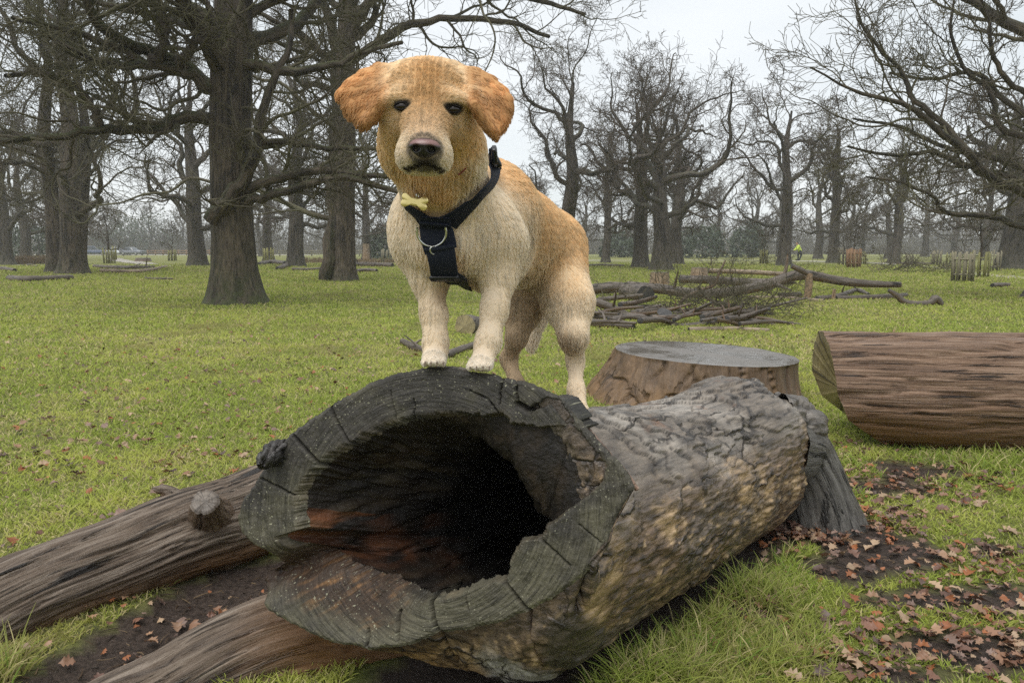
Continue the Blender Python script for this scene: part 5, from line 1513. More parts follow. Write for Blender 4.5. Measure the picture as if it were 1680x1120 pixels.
# ---------------------------------------------------------------- brush pile and scattered logs
PILE = 'cut logs and branches of the log pile'
def branch(name, label, pts, rpx, group=None, Y=None, mat=None, seed=0, sides=16, n=36, ends=M_CUT_DARK, grain=None, cat='branch', stubs=0):
    """pts (u, v) or (u, v, Y) along the middle of a lying bough; without Y it lies on the ground"""
    r0 = np.asarray(rpx if np.ndim(rpx) else [rpx] * len(pts), float)
    W, R = [], []
    for p, r in zip(pts, r0):
        y = p[2] if len(p) > 2 else (Y if Y is not None else F * H / (p[1] + r * .85 - HOR))
        W.append(P(p[0], p[1], y)); R.append(px(r, y))
    mid = np.mean(W, axis=0); mid[2] = 0
    root = empty(name, mid, label, cat, group)
    g_ = R[0] * .10
    o, V, pp, RR = log_part('wood', W, R, mat or M_LOG_FAR, root, sides, n, g_, seed + 200, gs=(2.5, .9 / R[0]), lump=.10)
    if ends is not None:
        cut_end(pp, RR, 0, ends, root, sides, V=V, rings=3); cut_end(pp, RR, 1, ends, root, sides, V=V, rings=3)
    r = np.random.default_rng(seed)
    for k in range(stubs):
        i = r.integers(4, len(pp) - 4)
        d = unit(r.normal(size=3) + np.array([0, 0, 1.2])); L_ = RR[i] * r.uniform(3, 7)
        log_part('side_shoot', [pp[i], pp[i] + d * L_ * .5, pp[i] + d * L_ + r.normal(size=3) * L_ * .12], [RR[i] * .4, RR[i] * .3, RR[i] * .14], mat or M_LOG_FAR, root, 8, 12, 0, seed + k, tip=True)
    return root
B = branch
B('log', 'long main limb lying across the log pile, propped up at its right', [(1028, 468), (1080, 474), (1140, 481), (1200, 479), (1262, 466), (1300, 453), (1330, 452), (1380, 461), (1430, 466), (1477, 467)], [7, 8, 8.5, 8.5, 9, 9, 8, 7, 6, 5], PILE, 15.5, seed=1, n=90, sides=24, stubs=4, cat='log')
B('log', 'short thick bough at the left end of the log pile, under the dog tail side', [(962, 475), (1000, 472), (1034, 470)], [9, 9, 7], PILE, 16.5, seed=2, cat='log')
B('log', 'dark log lying along the back of the log pile', [(1115, 458), (1180, 460), (1240, 463), (1300, 461)], [7, 7, 6.5, 5], PILE, 18.5, seed=3, cat='log')
B('log', 'slim pale log on top of the dark back log', [(1162, 444), (1220, 446), (1296, 450)], [4, 4, 3.5], PILE, 20, M_LOG_PALE, seed=4, cat='log')
B('branch', 'upright broken prong that props the main limb', [(1324, 490), (1327, 470), (1328, 448)], [6, 6, 5], PILE, 15, M_LOG_PALE, seed=5)
B('branch', 'short forked stub lying over the top of the prong', [(1299, 436), (1312, 442), (1326, 449)], [4.5, 5, 4], PILE, 15, seed=6)
B('log', 'thick log at the left of the pile with its dark round end facing us', [(1028, 478, 15.6), (1045, 481, 15.1), (1060, 484, 14.6)], [15, 15, 15], PILE, seed=7, sides=32, cat='log')
B('branch', 'thin dark branch resting against the dark round log end', [(982, 491), (1015, 488), (1055, 484)], [4, 4, 3], PILE, 13.8, seed=8, stubs=3)
B('log', 'slanting brown bough in front of the dark round log end', [(977, 495), (1010, 508), (1050, 530)], [7, 6.5, 6], PILE, 11.2, seed=9, stubs=3, cat='log')
B('branch', 'short broken branch lying above the front logs', [(1035, 513), (1060, 507), (1085, 501)], [4, 4, 3], PILE, 11.6, seed=10)
B('log', 'grey log low in the front of the pile, left of the short upright one', [(972, 520), (1020, 519), (1078, 521)], [6, 6, 5], PILE, seed=11, cat='log')
B('log', 'lowest front log at the left of the pile, close to the dog leg', [(972, 530), (1005, 532), (1040, 536)], [7, 7, 6], PILE, seed=12, stubs=2, cat='log')
B('log', 'short upright log with a dark flat top in the front of the pile', [(1085, 537, 10), (1087, 524, 10), (1089, 512, 9.95)], [14, 13, 13], PILE, M_LOG_FAR, seed=13, sides=28, cat='log')
B('branch', 'long arched grey branch along the front right of the pile', [(1100, 536), (1137, 535), (1175, 528), (1207, 524), (1262, 531), (1279, 542), (1293, 553)], [6, 6.5, 6, 5.5, 4.5, 4, 2.5], PILE, 9.7, seed=14, n=60, stubs=3)
B('branch', 'straight branch behind the long arched one', [(1100, 520), (1150, 521), (1215, 521)], [5, 5, 4], PILE, 11, seed=15, stubs=2)
B('branch', 'crooked branch with a raised tip in the middle of the pile', [(1112, 514), (1120, 492), (1150, 476), (1172, 467), (1180, 448), (1190, 427)], [3.5, 3.5, 3, 2.6, 2, 1.2], PILE, 12, seed=16, n=50, ends=None, stubs=5)
B('branch', 'greenish bent branch right of the crooked raised one', [(1145, 470), (1165, 492), (1188, 500), (1215, 506)], [2, 3, 4.5, 5], PILE, 11.8, seed=17, ends=None, stubs=4)
B('branch', 'short leaning branch at the right of the front logs', [(1190, 522), (1206, 510), (1220, 497)], [5, 4, 3], PILE, 10.8, seed=18)
B('branch', 'low pale branch below the long arched one', [(1130, 541), (1200, 540), (1262, 543)], [5, 5, 4], PILE, seed=19, mat=M_LOG_PALE)
B('log', 'short dark round log lying behind the pale pole', [(1277, 484), (1295, 484), (1312, 483)], [4.5, 4.5, 4.5], None, seed=20, cat='log')
B('branch', 'long thin orange brown pole on the grass right of the pile', [(1230, 487), (1290, 489), (1352, 493)], [2.2, 2.6, 2.6], None, M_LOG_PALE and None, M_LOG_PALE, seed=21)
B('branch', 'grey bough with stubs right of the pole, before the snaking one', [(1340, 490), (1375, 486), (1405, 476), (1425, 483)], [4.5, 4.5, 4, 3], None, seed=22, stubs=3)
B('branch', 'straight dark bough touching the snaking branch', [(1372, 489), (1420, 488), (1470, 486), (1486, 484)], [4, 4.5, 4.5, 4], None, seed=23)
B('branch', 'snaking bare branch with a dark knob on the open grass', [(1458, 476), (1472, 485), (1482, 494), (1500, 499), (1525, 497), (1535, 490), (1546, 499)], [3, 4.5, 5, 5.5, 5, 6, 3.5], None, seed=24, n=60, Y=13.3)
B('branch', 'thin upright peg in the branches right of the pile', [(1367, 490), (1369, 474)], [3, 3], None, 14.6, M_LOG_PALE, seed=25)
B('branch', 'short brown branch on the grass behind the dog forelegs, left piece', [(660, 560), (678, 568), (696, 574)], [5, 6, 5], None, seed=26, stubs=2)
B('branch', 'dark bent branch on the grass seen between the dog forelegs', [(732, 583), (752, 575), (784, 563)], [7, 7, 5], None, seed=27)
B('log', 'grey green cut log end on the grass seen between the dog forelegs', [(785, 535, 9.5), (774, 535, 9.2), (762, 535, 8.9)], [17, 18, 18], None, seed=28, sides=36, ends=M_CUT_GREEN, cat='log')
B('log', 'dark straight log on the lawn at the far left', [(15, 456), (40, 458), (70, 457), (118, 455)], [5, 5.5, 5, 4.5], None, seed=29, cat='log')
B('log', 'grey log cut off by the left edge of the photo', [(-20, 441), (5, 441), (24, 443)], [4, 4, 3], None, seed=30, cat='log')
B('log', 'long grey log right of the pale barked oak', [(155, 437), (210, 439), (252, 438)], [3, 3.5, 2.6], None, seed=31, stubs=2, cat='log')
B('log', 'pale brown log in front of the long grey one by the left oak', [(166, 444), (220, 445), (250, 442), (273, 437)], [3.2, 3.2, 2.8, 2.2], None, mat=M_LOG_PALE, seed=32, cat='log')
B('branch', 'thin dark branch lying on the lawn right of the left oak', [(238, 456), (262, 457), (284, 457)], [1.4, 1.6, 1.2], None, seed=33, ends=None)
B('branch', 'small dark arched twig on the lawn at the far left', [(40, 436), (50, 434), (61, 437)], [1.4, 1.6, 1.2], None, seed=34, ends=None)
B('log', 'log lying between the nearest oak and the next trunk', [(424, 433), (445, 430), (468, 432)], [3, 4, 4], None, seed=35, cat='log')
B('log', 'dark log with a forked end at the foot of the straight oak', [(455, 440), (466, 437), (476, 432)], [3, 4, 3], None, seed=36, cat='log')
B('log', 'grey log right of the twin stemmed oak', [(575, 433), (605, 434), (644, 435)], [3.6, 4, 3.6], None, seed=37, stubs=2, cat='log')
B('log', 'shorter dark log in front of the grey one by the twin stemmed oak', [(578, 445), (600, 443), (618, 444)], [2.5, 3.4, 3], None, seed=38, cat='log')
B('branch', 'flat branch lying left of the twin stemmed oak', [(480, 441), (505, 442), (530, 440)], [2, 2.4, 2], None, seed=39)
B('log', 'low mossy log on the grass right of the dog', [(962, 436), (990, 435), (1024, 436)], [2.4, 2.6, 2], None, seed=40, cat='log')
B('log', 'short dark block of wood on the grass near the right edge', [(1628, 468), (1642, 467), (1655, 467)], [3.6, 3.8, 3.6], None, seed=41, cat='log')
B('branch', 'long low log in front of the leaning oak', [(1470, 432), (1500, 432), (1530, 433)], [2, 2.2, 2], None, seed=42)
stump('tree_stump', 1082, 465, 21.5, .27, .31, .36, 'pale brown stump behind the left of the log pile', M_CUT_GREY, M_LOG_PALE, sides=40, seed=11)
stump('tree_stump', 1147, 452, 28, .29, .36, .34, 'farther brown stump behind the middle of the log pile', M_CUT_GREY, M_LOG_PALE, sides=40, seed=12)
stump('tree_stump', 235, 428, 66, .6, .75, .3, 'low dark stump on the lawn in front of the parked cars', M_CUT_GREY, M_LOG_FAR, sides=28, seed=13)
stump('tree_stump', 601, 426, 62, .27, .33, 1.5, 'tall thin brown broken stump right of the twin stemmed oak', M_CUT_RED, M_LOG_PALE, sides=28, seed=14)
# the smaller pieces heaped through the pile
rp = np.random.default_rng(404)
WHERE = ['at the left end of', 'left of the middle of', 'in the middle of', 'right of the middle of', 'at the right end of']
for k in range(26):
    u0 = 985 + k * 11.5 + rp.uniform(-8, 8); v0 = rp.uniform(503, 534)
    ln = rp.uniform(22, 58); tl = rp.uniform(-30, 20)
    y0 = F / (v0 + 4 - HOR) * rp.uniform(.93, 1.0)
    z_ = rp.uniform(2.6, 6)
    B('branch', f"small {['crooked', 'grey', 'thin dark', 'broken'][k % 4]} branch {['low down', 'on top', 'half buried', 'tilted'][k // 4 % 4]} {WHERE[min(4, k * 5 // 26)]} the log pile", [(u0 - ln, v0 + rp.uniform(-6, 6), y0 + rp.uniform(-1.0, .6)), (u0, v0 + tl * .3 - 3, y0), (u0 + ln, v0 + tl, y0 + rp.uniform(-.8, .9))],
      [z_, z_ * .85, z_ * .55], PILE, mat=[M_LOG_FAR, M_LOG_FAR, M_LOG][k % 3], seed=500 + k, sides=9, n=24, stubs=int(rp.integers(0, 4)))
# brushwood: thin twigs of the pile
def brush(u, v, Y, w, h, n, seed, label, rad=.007):
    r = np.random.default_rng(seed)
    c = P(u, v, Y); c[2] = 0
    st = c + np.stack([r.uniform(-w, w, n), r.uniform(-.5, .5, n), r.uniform(.02, .25, n)], -1)
    d = unit(np.stack([r.normal(size=n) * 1.0 + .3, r.normal(size=n) * .5, r.uniform(.1, .9, n)], -1))
    a = walk(st, d, h * r.uniform(.5, 1.1, n), np.full(n, rad), 10, .22, -.015, r, rad * .4)
    b = spawn(a[0], a[1], 6, .15, 1, (25, 60), (.3, .55), .65, 6, .2, 0, r, rad * .35)
    d_ = spawn(b[0], b[1], 3, .2, 1, (25, 60), (.3, .5), .65, 4, .2, 0, r, rad * .3)
    for q in (a, b, d_): q[0][..., 2] = np.maximum(q[0][..., 2], .01)
    root = tag(hair('brushwood', [a[0], b[0], d_[0]], [a[1], b[1], d_[1]], M_TWIG, None, c), label, 'brushwood')
brush(1170, 512, 11.3, .55, .95, 60, 1, 'tangle of thin twigs in the middle of the log pile')
brush(1262, 525, 10.6, .35, 1.0, 28, 2, 'spray of bare twigs sticking out of the right end of the pile', .006)
brush(1010, 500, 12, .4, .6, 10, 3, 'few thin twigs at the left end of the log pile', .006)
brush(1490, 444, 33, 1.9, 1.2, 60, 4, 'long low heap of brushwood on the grass before the tree guards', .012)
brush(1230, 432, 50, 3, 1.2, 40, 5, 'low line of brushwood on the far lawn left of the person', .014)

# ---------------------------------------------------------------- tree guards: rings of split pales, and their saplings
M_PALE = flat('weathered_pale', (.20, .18, .125), .75, .2, grain=9, amt=.4)
M_PALE_MOSS = flat('mossy_pale', (.215, .205, .085), .75, .2, grain=9, amt=.4)
M_PALE_NEW = flat('orange_pale', (.26, .155, .09), .7, .25, grain=9, amt=.3)
def guard(u, v, w, h, mat, label, n=10, seed=0, sap=None):
    r = np.random.default_rng(seed)
    g = G(u, v); Y = g[1] + px(w / 2, g[1]); R = px(w / 2, Y); hh_ = px(h, Y)
    c = np.array([g[0], Y, float(gz(g[0], Y))])
    root = empty('tree_guard', c, label, 'tree guard', 'wooden guards round young trees')
    base = None
    a0 = r.uniform(0, 6)
    for k in range(n):
        a = a0 + k / n * 2 * PI
        if base is None:
            V, fs = box((0, 0, hh_ / 2), (max(.06, R * .26), .035, hh_)); V[4:, 2] += np.array([0, .01, .03, .02])
            o = mesh('pale', V, fs, mat, None, smooth=False, origin=(0, 0, 0)); base = o
        else:
            o = base.copy(); COL.objects.link(o)
        o.parent = root
        o.location = (math.cos(a) * R, math.sin(a) * R, -.03)
        o.rotation_euler = (r.uniform(-.04, .04), r.uniform(-.05, .05), a + PI / 2)
        o.scale = (r.uniform(.75, 1.2), 1, r.uniform(.92, 1.06))
    for z in (.25, .75):
        t = np.linspace(0, 2 * PI, 25)
        V, fs, gc = tube(c + np.stack([np.cos(t) * R * .95, np.sin(t) * R * .95, np.full(25, z * hh_)], -1), np.full(25, .022), 6)
        mesh('rail', V, fs, mat, root)
    if sap: sapling((c[0], c[1]), sap[0], seed + 60, sap[1], sap[2] if len(sap) > 2 else .04)
guard(1588, 463, 31, 49, M_PALE, 'nearest grey wooden tree guard at the right, tall open pales', 11, 1)
guard(1614, 455, 27, 42, M_PALE_MOSS, 'mossy green tree guard just behind the nearest grey one', 10, 2, (3.4, 'pale bare young tree standing in the mossy guard at right', .06))
guard(1636, 446, 16, 34, M_PALE, 'dark tree guard in front of the thick right hand oak', 9, 3)
guard(1405, 440, 21, 31, M_PALE_NEW, 'orange brown tree guard of new pales in the right of the lawn', 10, 4, (3.6, 'thin young tree in the orange brown guard'))
guard(1387, 436, 16, 30, M_PALE, 'grey tree guard directly left of the orange one', 9, 5, (3.2, 'thin young tree in the grey guard left of the orange one'))
guard(1417, 434, 10, 20, M_PALE_MOSS, 'small mossy guard peeping out right of the orange one', 8, 6)
guard(1540, 435, 14, 24, M_PALE, 'dark tree guard on the far lawn, left of the brushy pair', 9, 7)
guard(1563, 433, 13, 18, M_PALE_MOSS, 'low mossy guard between the dark far one and the nearest grey one', 9, 8)
guard(1495, 429, 11, 11, M_PALE, 'tiny far tree guard beside the leaning oak', 8, 9)
guard(1255, 433, 12, 24, M_PALE_MOSS, 'mossy tree guard left of the oak beside the person', 9, 10, (3.6, 'thin young tree in the guard left of the person'))
guard(438, 432, 16, 24, M_PALE_MOSS, 'yellow green mossy guard right of the nearest big oak', 9, 11)
guard(632, 431, 15, 22, M_PALE, 'grey tree guard right of the twin stemmed oak', 9, 12)
guard(175, 432, 17, 24, M_PALE_MOSS, 'mossy guard in front of the parked cars', 7, 13, (5.5, 'dark young tree standing in the guard before the cars', .09))
guard(186, 427, 7, 22, M_PALE_MOSS, 'narrow tall guard right behind the guard before the cars', 8, 14)
guard(280, 428, 13, 18, M_PALE_MOSS, 'mossy yellow guard on the lawn right of the parked cars', 9, 15, (4, 'bare young tree in the guard right of the cars'))
# rail fence by the car park
fx0, fx1, fY = -68.5, -54.0, 140.0
root = empty('rail_fence', ((fx0 + fx1) / 2, fY, 0), 'low brown post and rail fence right of the parked cars', 'fence')
V, fs = box((0, 0, .5), (.16, .16, 1.0)); pb_ = None
for k in range(11):
    x = fx0 + (fx1 - fx0) * k / 10
    if pb_ is None: o = pb_ = mesh('post', V, fs, M_PALE_NEW, None, smooth=False, origin=(0, 0, 0))
    else: o = pb_.copy(); COL.objects.link(o)
    o.parent = root; o.location = (x - (fx0 + fx1) / 2, 0, 0)
for z in (.45, .85):
    V, fs = box(((fx0 + fx1) / 2, fY - .11, z), (fx1 - fx0, .05, .13)); mesh('rail', V, fs, M_PALE_NEW, root, smooth=False)
fy2 = 120.
root = empty('rail_fence', (-22, fy2, 0), 'low dark rail fence far behind the twin stemmed oak', 'fence')
pb_ = None
V, fs = box((0, 0, .5), (.16, .16, 1.0))
for k in range(15):
    if pb_ is None: o = pb_ = mesh('post', V, fs, M_PALE, None, smooth=False, origin=(0, 0, 0))
    else: o = pb_.copy(); COL.objects.link(o)
    o.parent = root; o.location = (-18 + k * 2.57, 0, 0)
for z in (.45, .85):
    V, fs = box((-22, fy2 - .11, z), (36, .05, .13)); mesh('rail', V, fs, M_PALE, root, smooth=False)

# ---------------------------------------------------------------- parked cars
m = Mat('car_glass'); M_GLASS = m.done((.03, .04, .05), .05, .8)
m = Mat('tyre'); M_TYRE = m.done((.015, .015, .016), .8, .2)
m = Mat('alloy'); M_RIM = m.done((.45, .45, .46), .3, .5, metal=.8)
m = Mat('red_lamp'); M_RLAMP = m.done((.35, .02, .02), .2, .5)
m = Mat('clear_lamp'); M_HLAMP = m.done((.75, .77, .8), .1, .6)
def car(u, Y, rz, col, label, L=4.4, Hc=1.48, estate=False):
    x = (u - CX) / F * Y
    root = empty('parked_car', (x, Y, .06), label, 'car', 'cars parked beyond the trees')
    pm = flat('car_paint', col, .18, .6, grain=2, amt=.03)
    Wd = .88
    top = [(-.5, .62), (-.495, .85), (-.40, .93), (-.27, .96), (-.12, 1.0 if not estate else 1.0), (.0, 1.0), (.2, 1.0), (.40, .96), (.49, .88), (.5, .55)]
    body_t = spline(np.array(top), 40)
    n = len(body_t)
    xs = body_t[:, 0] * L; zt = body_t[:, 1] * .92
    prof = []
    for yy, f in ((-1, .0), (-1.02, .5), (-.98, .85), (-.86, 1.0), (0, 1.03), (.86, 1.0), (.98, .85), (1.02, .5), (1, .0)):
        prof.append(np.stack([xs, np.full(n, yy * Wd) * (1 - .12 * (np.abs(body_t[:, 0]) * 2) ** 4), .22 + (zt - .22) * f], -1))
    V = np.stack(prof, 1).reshape(-1, 3)
    c_, s_ = math.cos(rz), math.sin(rz)
    def tr(V): return np.stack([V[:, 0] * c_ - V[:, 1] * s_ + x, V[:, 0] * s_ + V[:, 1] * c_ + Y, V[:, 2] + .06], -1)
    mesh('body', tr(V), [grid_faces(n, 9, False), np.arange(9)[None], ((n - 1) * 9 + np.arange(9))[None, ::-1], np.array([[k * 9, (k + 1) * 9, (k + 1) * 9 + 8, k * 9 + 8] for k in range(n - 1)])], pm, root)
    rear = .44 if estate else .36
    cab = np.array([(-.20, .90), (-.06, Hc - .08), (.02, Hc), (.22, Hc - .01), (rear - .10, Hc - .1), (rear, .93)])
    cab = spline(cab, 30)
    def shell(name, s, k0, mat, zmin=0):
        n2 = len(cab); pr = []
        for yy, f in ((-1 * s, 0), (-.97 * s, .3), (-.82 * s, .9), (-.74 * s, 1.0), (0, 1.02), (.74 * s, 1.0), (.82 * s, .9), (.97 * s, .3), (1 * s, 0)):
            pr.append(np.stack([cab[:, 0] * L * k0, np.full(n2, yy * .80), .88 + (cab[:, 1] - .88) * f], -1))
        V = np.stack(pr, 1).reshape(-1, 3)
        return mesh(name, tr(V), [grid_faces(n2, 9, False)], mat, root)
    shell('windows', 1.0, 1.0, M_GLASS)
    n2 = len(cab); a, b = 6, 24                          # roof panel just above the glass
    V = np.stack([np.stack([cab[a:b, 0] * L, np.full(b - a, yy), .88 + (cab[a:b, 1] - .88) * f + .012], -1) for yy, f in ((-.67, .93), (-.59, 1.0), (0, 1.02), (.59, 1.0), (.67, .93))], 1).reshape(-1, 3)
    mesh('roof', tr(V), [grid_faces(b - a, 5, False)], pm, root)
    for px_ in (-.31, .30):
        for sy in (-1, 1):
            a_ = np.arange(20) / 20 * 2 * PI
            def disc(r, y): return np.stack([px_ * L + r * np.cos(a_), np.full(20, sy * y), .32 + r * np.sin(a_)], -1)
            V = np.concatenate([disc(.20, .90), disc(.30, .91), disc(.32, .87), disc(.32, .70)])
            w_ = mesh('wheel', tr(V), [grid_faces(4, 20)], M_TYRE, root)
            V = np.concatenate([disc(.205, .905), disc(.10, .915)])
            o = mesh('rim', tr(V), [grid_faces(2, 20), (20 + np.arange(20))[None]], M_RIM, None, origin=(0, 0, 0))
            o.parent = w_; o.matrix_parent_inverse.identity(); o.location = -np.array(root.location)
    for sy in (-1, 1):
        V, fs = box((-.485 * L, sy * .66, .70), (.10, .34, .13)); mesh('headlight', tr(V), fs, M_HLAMP, root, smooth=False)
        V, fs = box((.49 * L, sy * .70, .76), (.10, .26, .16)); mesh('tail_light', tr(V), fs, M_RLAMP, root, smooth=False)
car(159, 140, math.radians(205), (.06, .085, .16), 'dark blue estate car, leftmost of the parked cars', 4.6, 1.62, True)
car(199, 141, math.radians(195), (.75, .8, .88), 'pale silver car between the two dark parked cars', 4.3, 1.42)
car(222, 138, math.radians(165), (.16, .17, .20), 'dark grey saloon, rightmost of the parked cars', 4.5, 1.42)

# ---------------------------------------------------------------- person in a yellow jacket, bending over far off
def sdf_mesh(prims, h, k):
    global DOGP, HS
    keep_ = (DOGP, HS)
    DOGP, HS = [('cap', (np.array(a, float), np.array(b, float), ra, rb), k) for a, b, ra, rb in prims], h
    D, lo = sdf_build()
    V, Q = surface_nets(D, lo, h)
    DOGP, HS = keep_
    return V, Q
pc = np.array([(1309 - CX) / F * 72, 72, 0.]); pc[2] = float(gz(pc[0], pc[1]))
def L3(*q): return pc + np.array(q)
legs = [(L3(-.02, -.10, .90), L3(.10, -.11, .50), .10, .075), (L3(.10, -.11, .50), L3(-.06, -.12, .09), .07, .05), (L3(-.06, -.12, .06), L3(-.24, -.12, .05), .05, .045),
        (L3(-.02, .10, .90), L3(-.12, .11, .49), .10, .075), (L3(-.12, .11, .49), L3(-.10, .12, .09), .07, .05), (L3(-.10, .12, .06), L3(-.28, .12, .05), .05, .045)]
torso = [(L3(0, 0, .92), L3(-.18, 0, 1.28), .15, .16), (L3(-.18, -.12, 1.36), L3(-.18, .12, 1.36), .10, .10),
         (L3(-.2, -.2, 1.36), L3(-.34, -.24, 1.10), .065, .055), (L3(-.34, -.24, 1.10), L3(-.52, -.16, .98), .052, .04),
         (L3(-.2, .2, 1.36), L3(-.34, .24, 1.10), .065, .055), (L3(-.34, .24, 1.10), L3(-.52, .16, .98), .052, .04)]
head_ = [(L3(-.24, 0, 1.42), L3(-.29, 0, 1.52), .055, .06), (L3(-.31, 0, 1.60), L3(-.33, 0, 1.63), .09, .09)]
hands = [(L3(-.52, s * .16, .98), L3(-.58, s * .15, .95), .035, .03) for s in (-1, 1)]
person = empty('person', pc, 'small person in a bright yellow jacket leaning forward far across the grass', 'person')
V, Q = sdf_mesh(legs + torso + head_ + hands, .018, .05)
m = Mat('skin'); M_PSK = m.done((.45, .27, .19), .6, .3)
mesh('body', V, [Q], M_PSK, person)
grow = lambda pr, g: [(a, b, ra + g, rb + g) for a, b, ra, rb in pr]
V, Q = sdf_mesh(grow(torso, .022), .018, .05); m = Mat('yellow_jacket'); mesh('jacket', V, [Q], m.done((.50, .62, .08), .6, .3), person)
V, Q = sdf_mesh(grow(legs, .016), .018, .04); m = Mat('dark_trousers'); mesh('trousers', V, [Q], m.done((.02, .022, .03), .8, .2), person)
V, Q = sdf_mesh([(L3(-.29, 0, 1.65), L3(-.31, 0, 1.68), .085, .085)], .018, .04); m = Mat('dark_hair'); mesh('hair', V, [Q], m.done((.03, .02, .015), .6, .3), person)
# ---------------------------------------------------------------- grass: real blades, thinning out with distance
def tall(x, y):
    v = 0 * x
    for u, w, rx, ry, a in ((1130, 1060, .30, .16, .75), (1230, 985, .20, .16, .7), (1290, 925, .14, .10, .55), (1040, 1110, .25, .10, .9), (1220, 1090, .3, .10, .55), (20, 1105, .10, .06, 1.0),
                            (1560, 765, .6, .14, .45), (1340, 870, .05, .05, .3), (1700, 760, .6, .15, .5), (1400, 810, .05, .06, .5)):
        g = G(u, w); v = np.maximum(v, a * np.exp(-(((x - g[0]) / rx) ** 2 + ((y - g[1]) / ry) ** 2)))
    return v
def blades(n, d0, d1, half, seed):
    r = np.random.default_rng(seed)
    d = d0 * (d1 / d0) ** r.uniform(size=n)
    a = r.uniform(-half, half, n)
    x, y = d * np.sin(a), d * np.cos(a)
    mm = mud(x, y)
    nn = fbm(np.stack([x * 9, y * 9, 0 * x], -1), 2, 23)
    ok = mm < .35 + .3 * nn
    ok &= ~((seg_d(x, y, LA, LB) < .24))
    gs_ = G(1152, 640); ok &= np.hypot(x - (1152 - CX) / F * 5.15, y - 5.15) > .68
    x, y, d = x[ok], y[ok], d[ok]; n = len(x)
    p = np.stack([x, y, 0 * x], -1)
    t = tall(x, y)
    tuft = sstep(-.1, .35, fbm(p * 3.3, 3, 24))
    ln = (.020 + .016 * tuft + .0020 * d) * r.uniform(.5, 1.3, n) * (1 + 3.6 * t * r.uniform(.4, 1.1, n))
    az = r.uniform(0, 2 * PI, n)
    lean = r.uniform(.15, 1.1, n) * (1 - .35 * t)
    dr = np.stack([np.cos(az) * lean, np.sin(az) * lean, np.ones(n)], -1); dr = unit(dr)
    K = 4
    pts = np.zeros((n, K, 3)); pts[:, 0] = np.stack([x, y, gz(x, y) - .004], -1)
    bend = np.stack([np.cos(az), np.sin(az), np.full(n, -.55)], -1) * (r.uniform(.1, .75, n) * (1 + .3 * t))[:, None]
    q = dr
    for k in range(1, K):
        pts[:, k] = pts[:, k - 1] + q * (ln / (K - 1))[:, None]
        q = unit(q + bend * .55)
    pts[..., 2] = np.maximum(pts[..., 2], gz(x, y)[:, None] - .004)
    w = (.00075 + .00036 * d) * r.uniform(.7, 1.25, n)
    rad = w[:, None] * np.array([1.0, 1.0, .75, .2])[None]
    n1, n2, n3 = fbm(p * .45, 3, 26), fbm(p * 2.2, 3, 27), fbm(p * 7, 2, 28)
    g = np.array([.34, .40, .085])[None] * r.uniform(.65, 1.25, n)[:, None]
    g = g + (np.array([.50, .51, .135]) - g) * sstep(-.25, .45, n2 + .35 * n3 + .3 * n1)[:, None] * .85
    dry = r.uniform(size=n) < .13 + .30 * sstep(0, .5, n1 + .6 * n3) + .10 * t
    g[dry] = np.array([.60, .52, .28]) * r.uniform(.6, 1.15, dry.sum())[:, None]
    dark = r.uniform(size=n) < .20
    g[dark] *= .5
    g = g + (np.array([.22, .31, .065]) - g) * (t * .6)[:, None] * (~dry)[:, None]
    worn = sstep(.12, .5, fbm(p * .9, 3, 29))[:, None]
    g = g + (np.array([.30, .25, .12]) - g) * worn * .55
    far_ = sstep(10, 26, d)[:, None]
    g = g * (1 - .18 * far_)
    return pts, rad, np.c_[np.clip(g * np.array([1.16, 1.18, 1.1]), 0, .85), np.ones(n)]
ptsA, radA, colA = blades(600000, 1.45, 55.0, math.radians(58), 31)
tag(hair('grass', [ptsA], [radA], M_GRASS, attrs={'Col': colA}), kind='stuff')
# extra long blades in the rank tufts beside the hollow log
def tufts(n, seed):
    r = np.random.default_rng(seed)
    x, y = r.uniform(-1.6, 2.2, n), r.uniform(1.45, 3.7, n)
    t = tall(x, y)
    cl = sstep(-.15, .3, fbm(np.stack([x * 12, y * 12, 0 * x], -1), 2, 41))
    ok = (r.uniform(size=n) < t * (.25 + .75 * cl)) & (seg_d(x, y, LA, LB) > .20) & (mud(x, y) < .75)
    x, y, t = x[ok], y[ok], t[ok]; n = len(x)
    ln = r.uniform(.05, .13, n) * (.45 + .75 * t)
    az = r.uniform(0, 2 * PI, n); lean = r.uniform(.05, .6, n)
    q = unit(np.stack([np.cos(az) * lean, np.sin(az) * lean, np.ones(n)], -1))
    bend = np.stack([np.cos(az), np.sin(az), np.full(n, -.6)], -1) * r.uniform(.15, .9, n)[:, None]
    K = 7
    pts = np.zeros((n, K, 3)); pts[:, 0] = np.stack([x, y, gz(x, y) - .005], -1)
    for k in range(1, K):
        pts[:, k] = pts[:, k - 1] + q * (ln / (K - 1))[:, None]; q = unit(q + bend * .3)
    pts[..., 2] = np.maximum(pts[..., 2], 0.002)
    rad = (r.uniform(.0009, .0019, n))[:, None] * np.array([.8, 1, 1, .95, .8, .5, .1])[None]
    g = np.array([.20, .29, .06])[None] * r.uniform(.6, 1.35, n)[:, None]
    st = r.uniform(size=n) < .40
    g[st] = np.array([.58, .50, .27]) * r.uniform(.6, 1.1, st.sum())[:, None]
    return pts, rad, np.c_[np.clip(g * np.array([1.16, 1.18, 1.1]), 0, .85), np.ones(n)]
pt, rt_, cc_ = tufts(60000, 33)
tag(hair('grass', [pt], [rt_], M_GRASS, attrs={'Col': cc_}), kind='stuff')

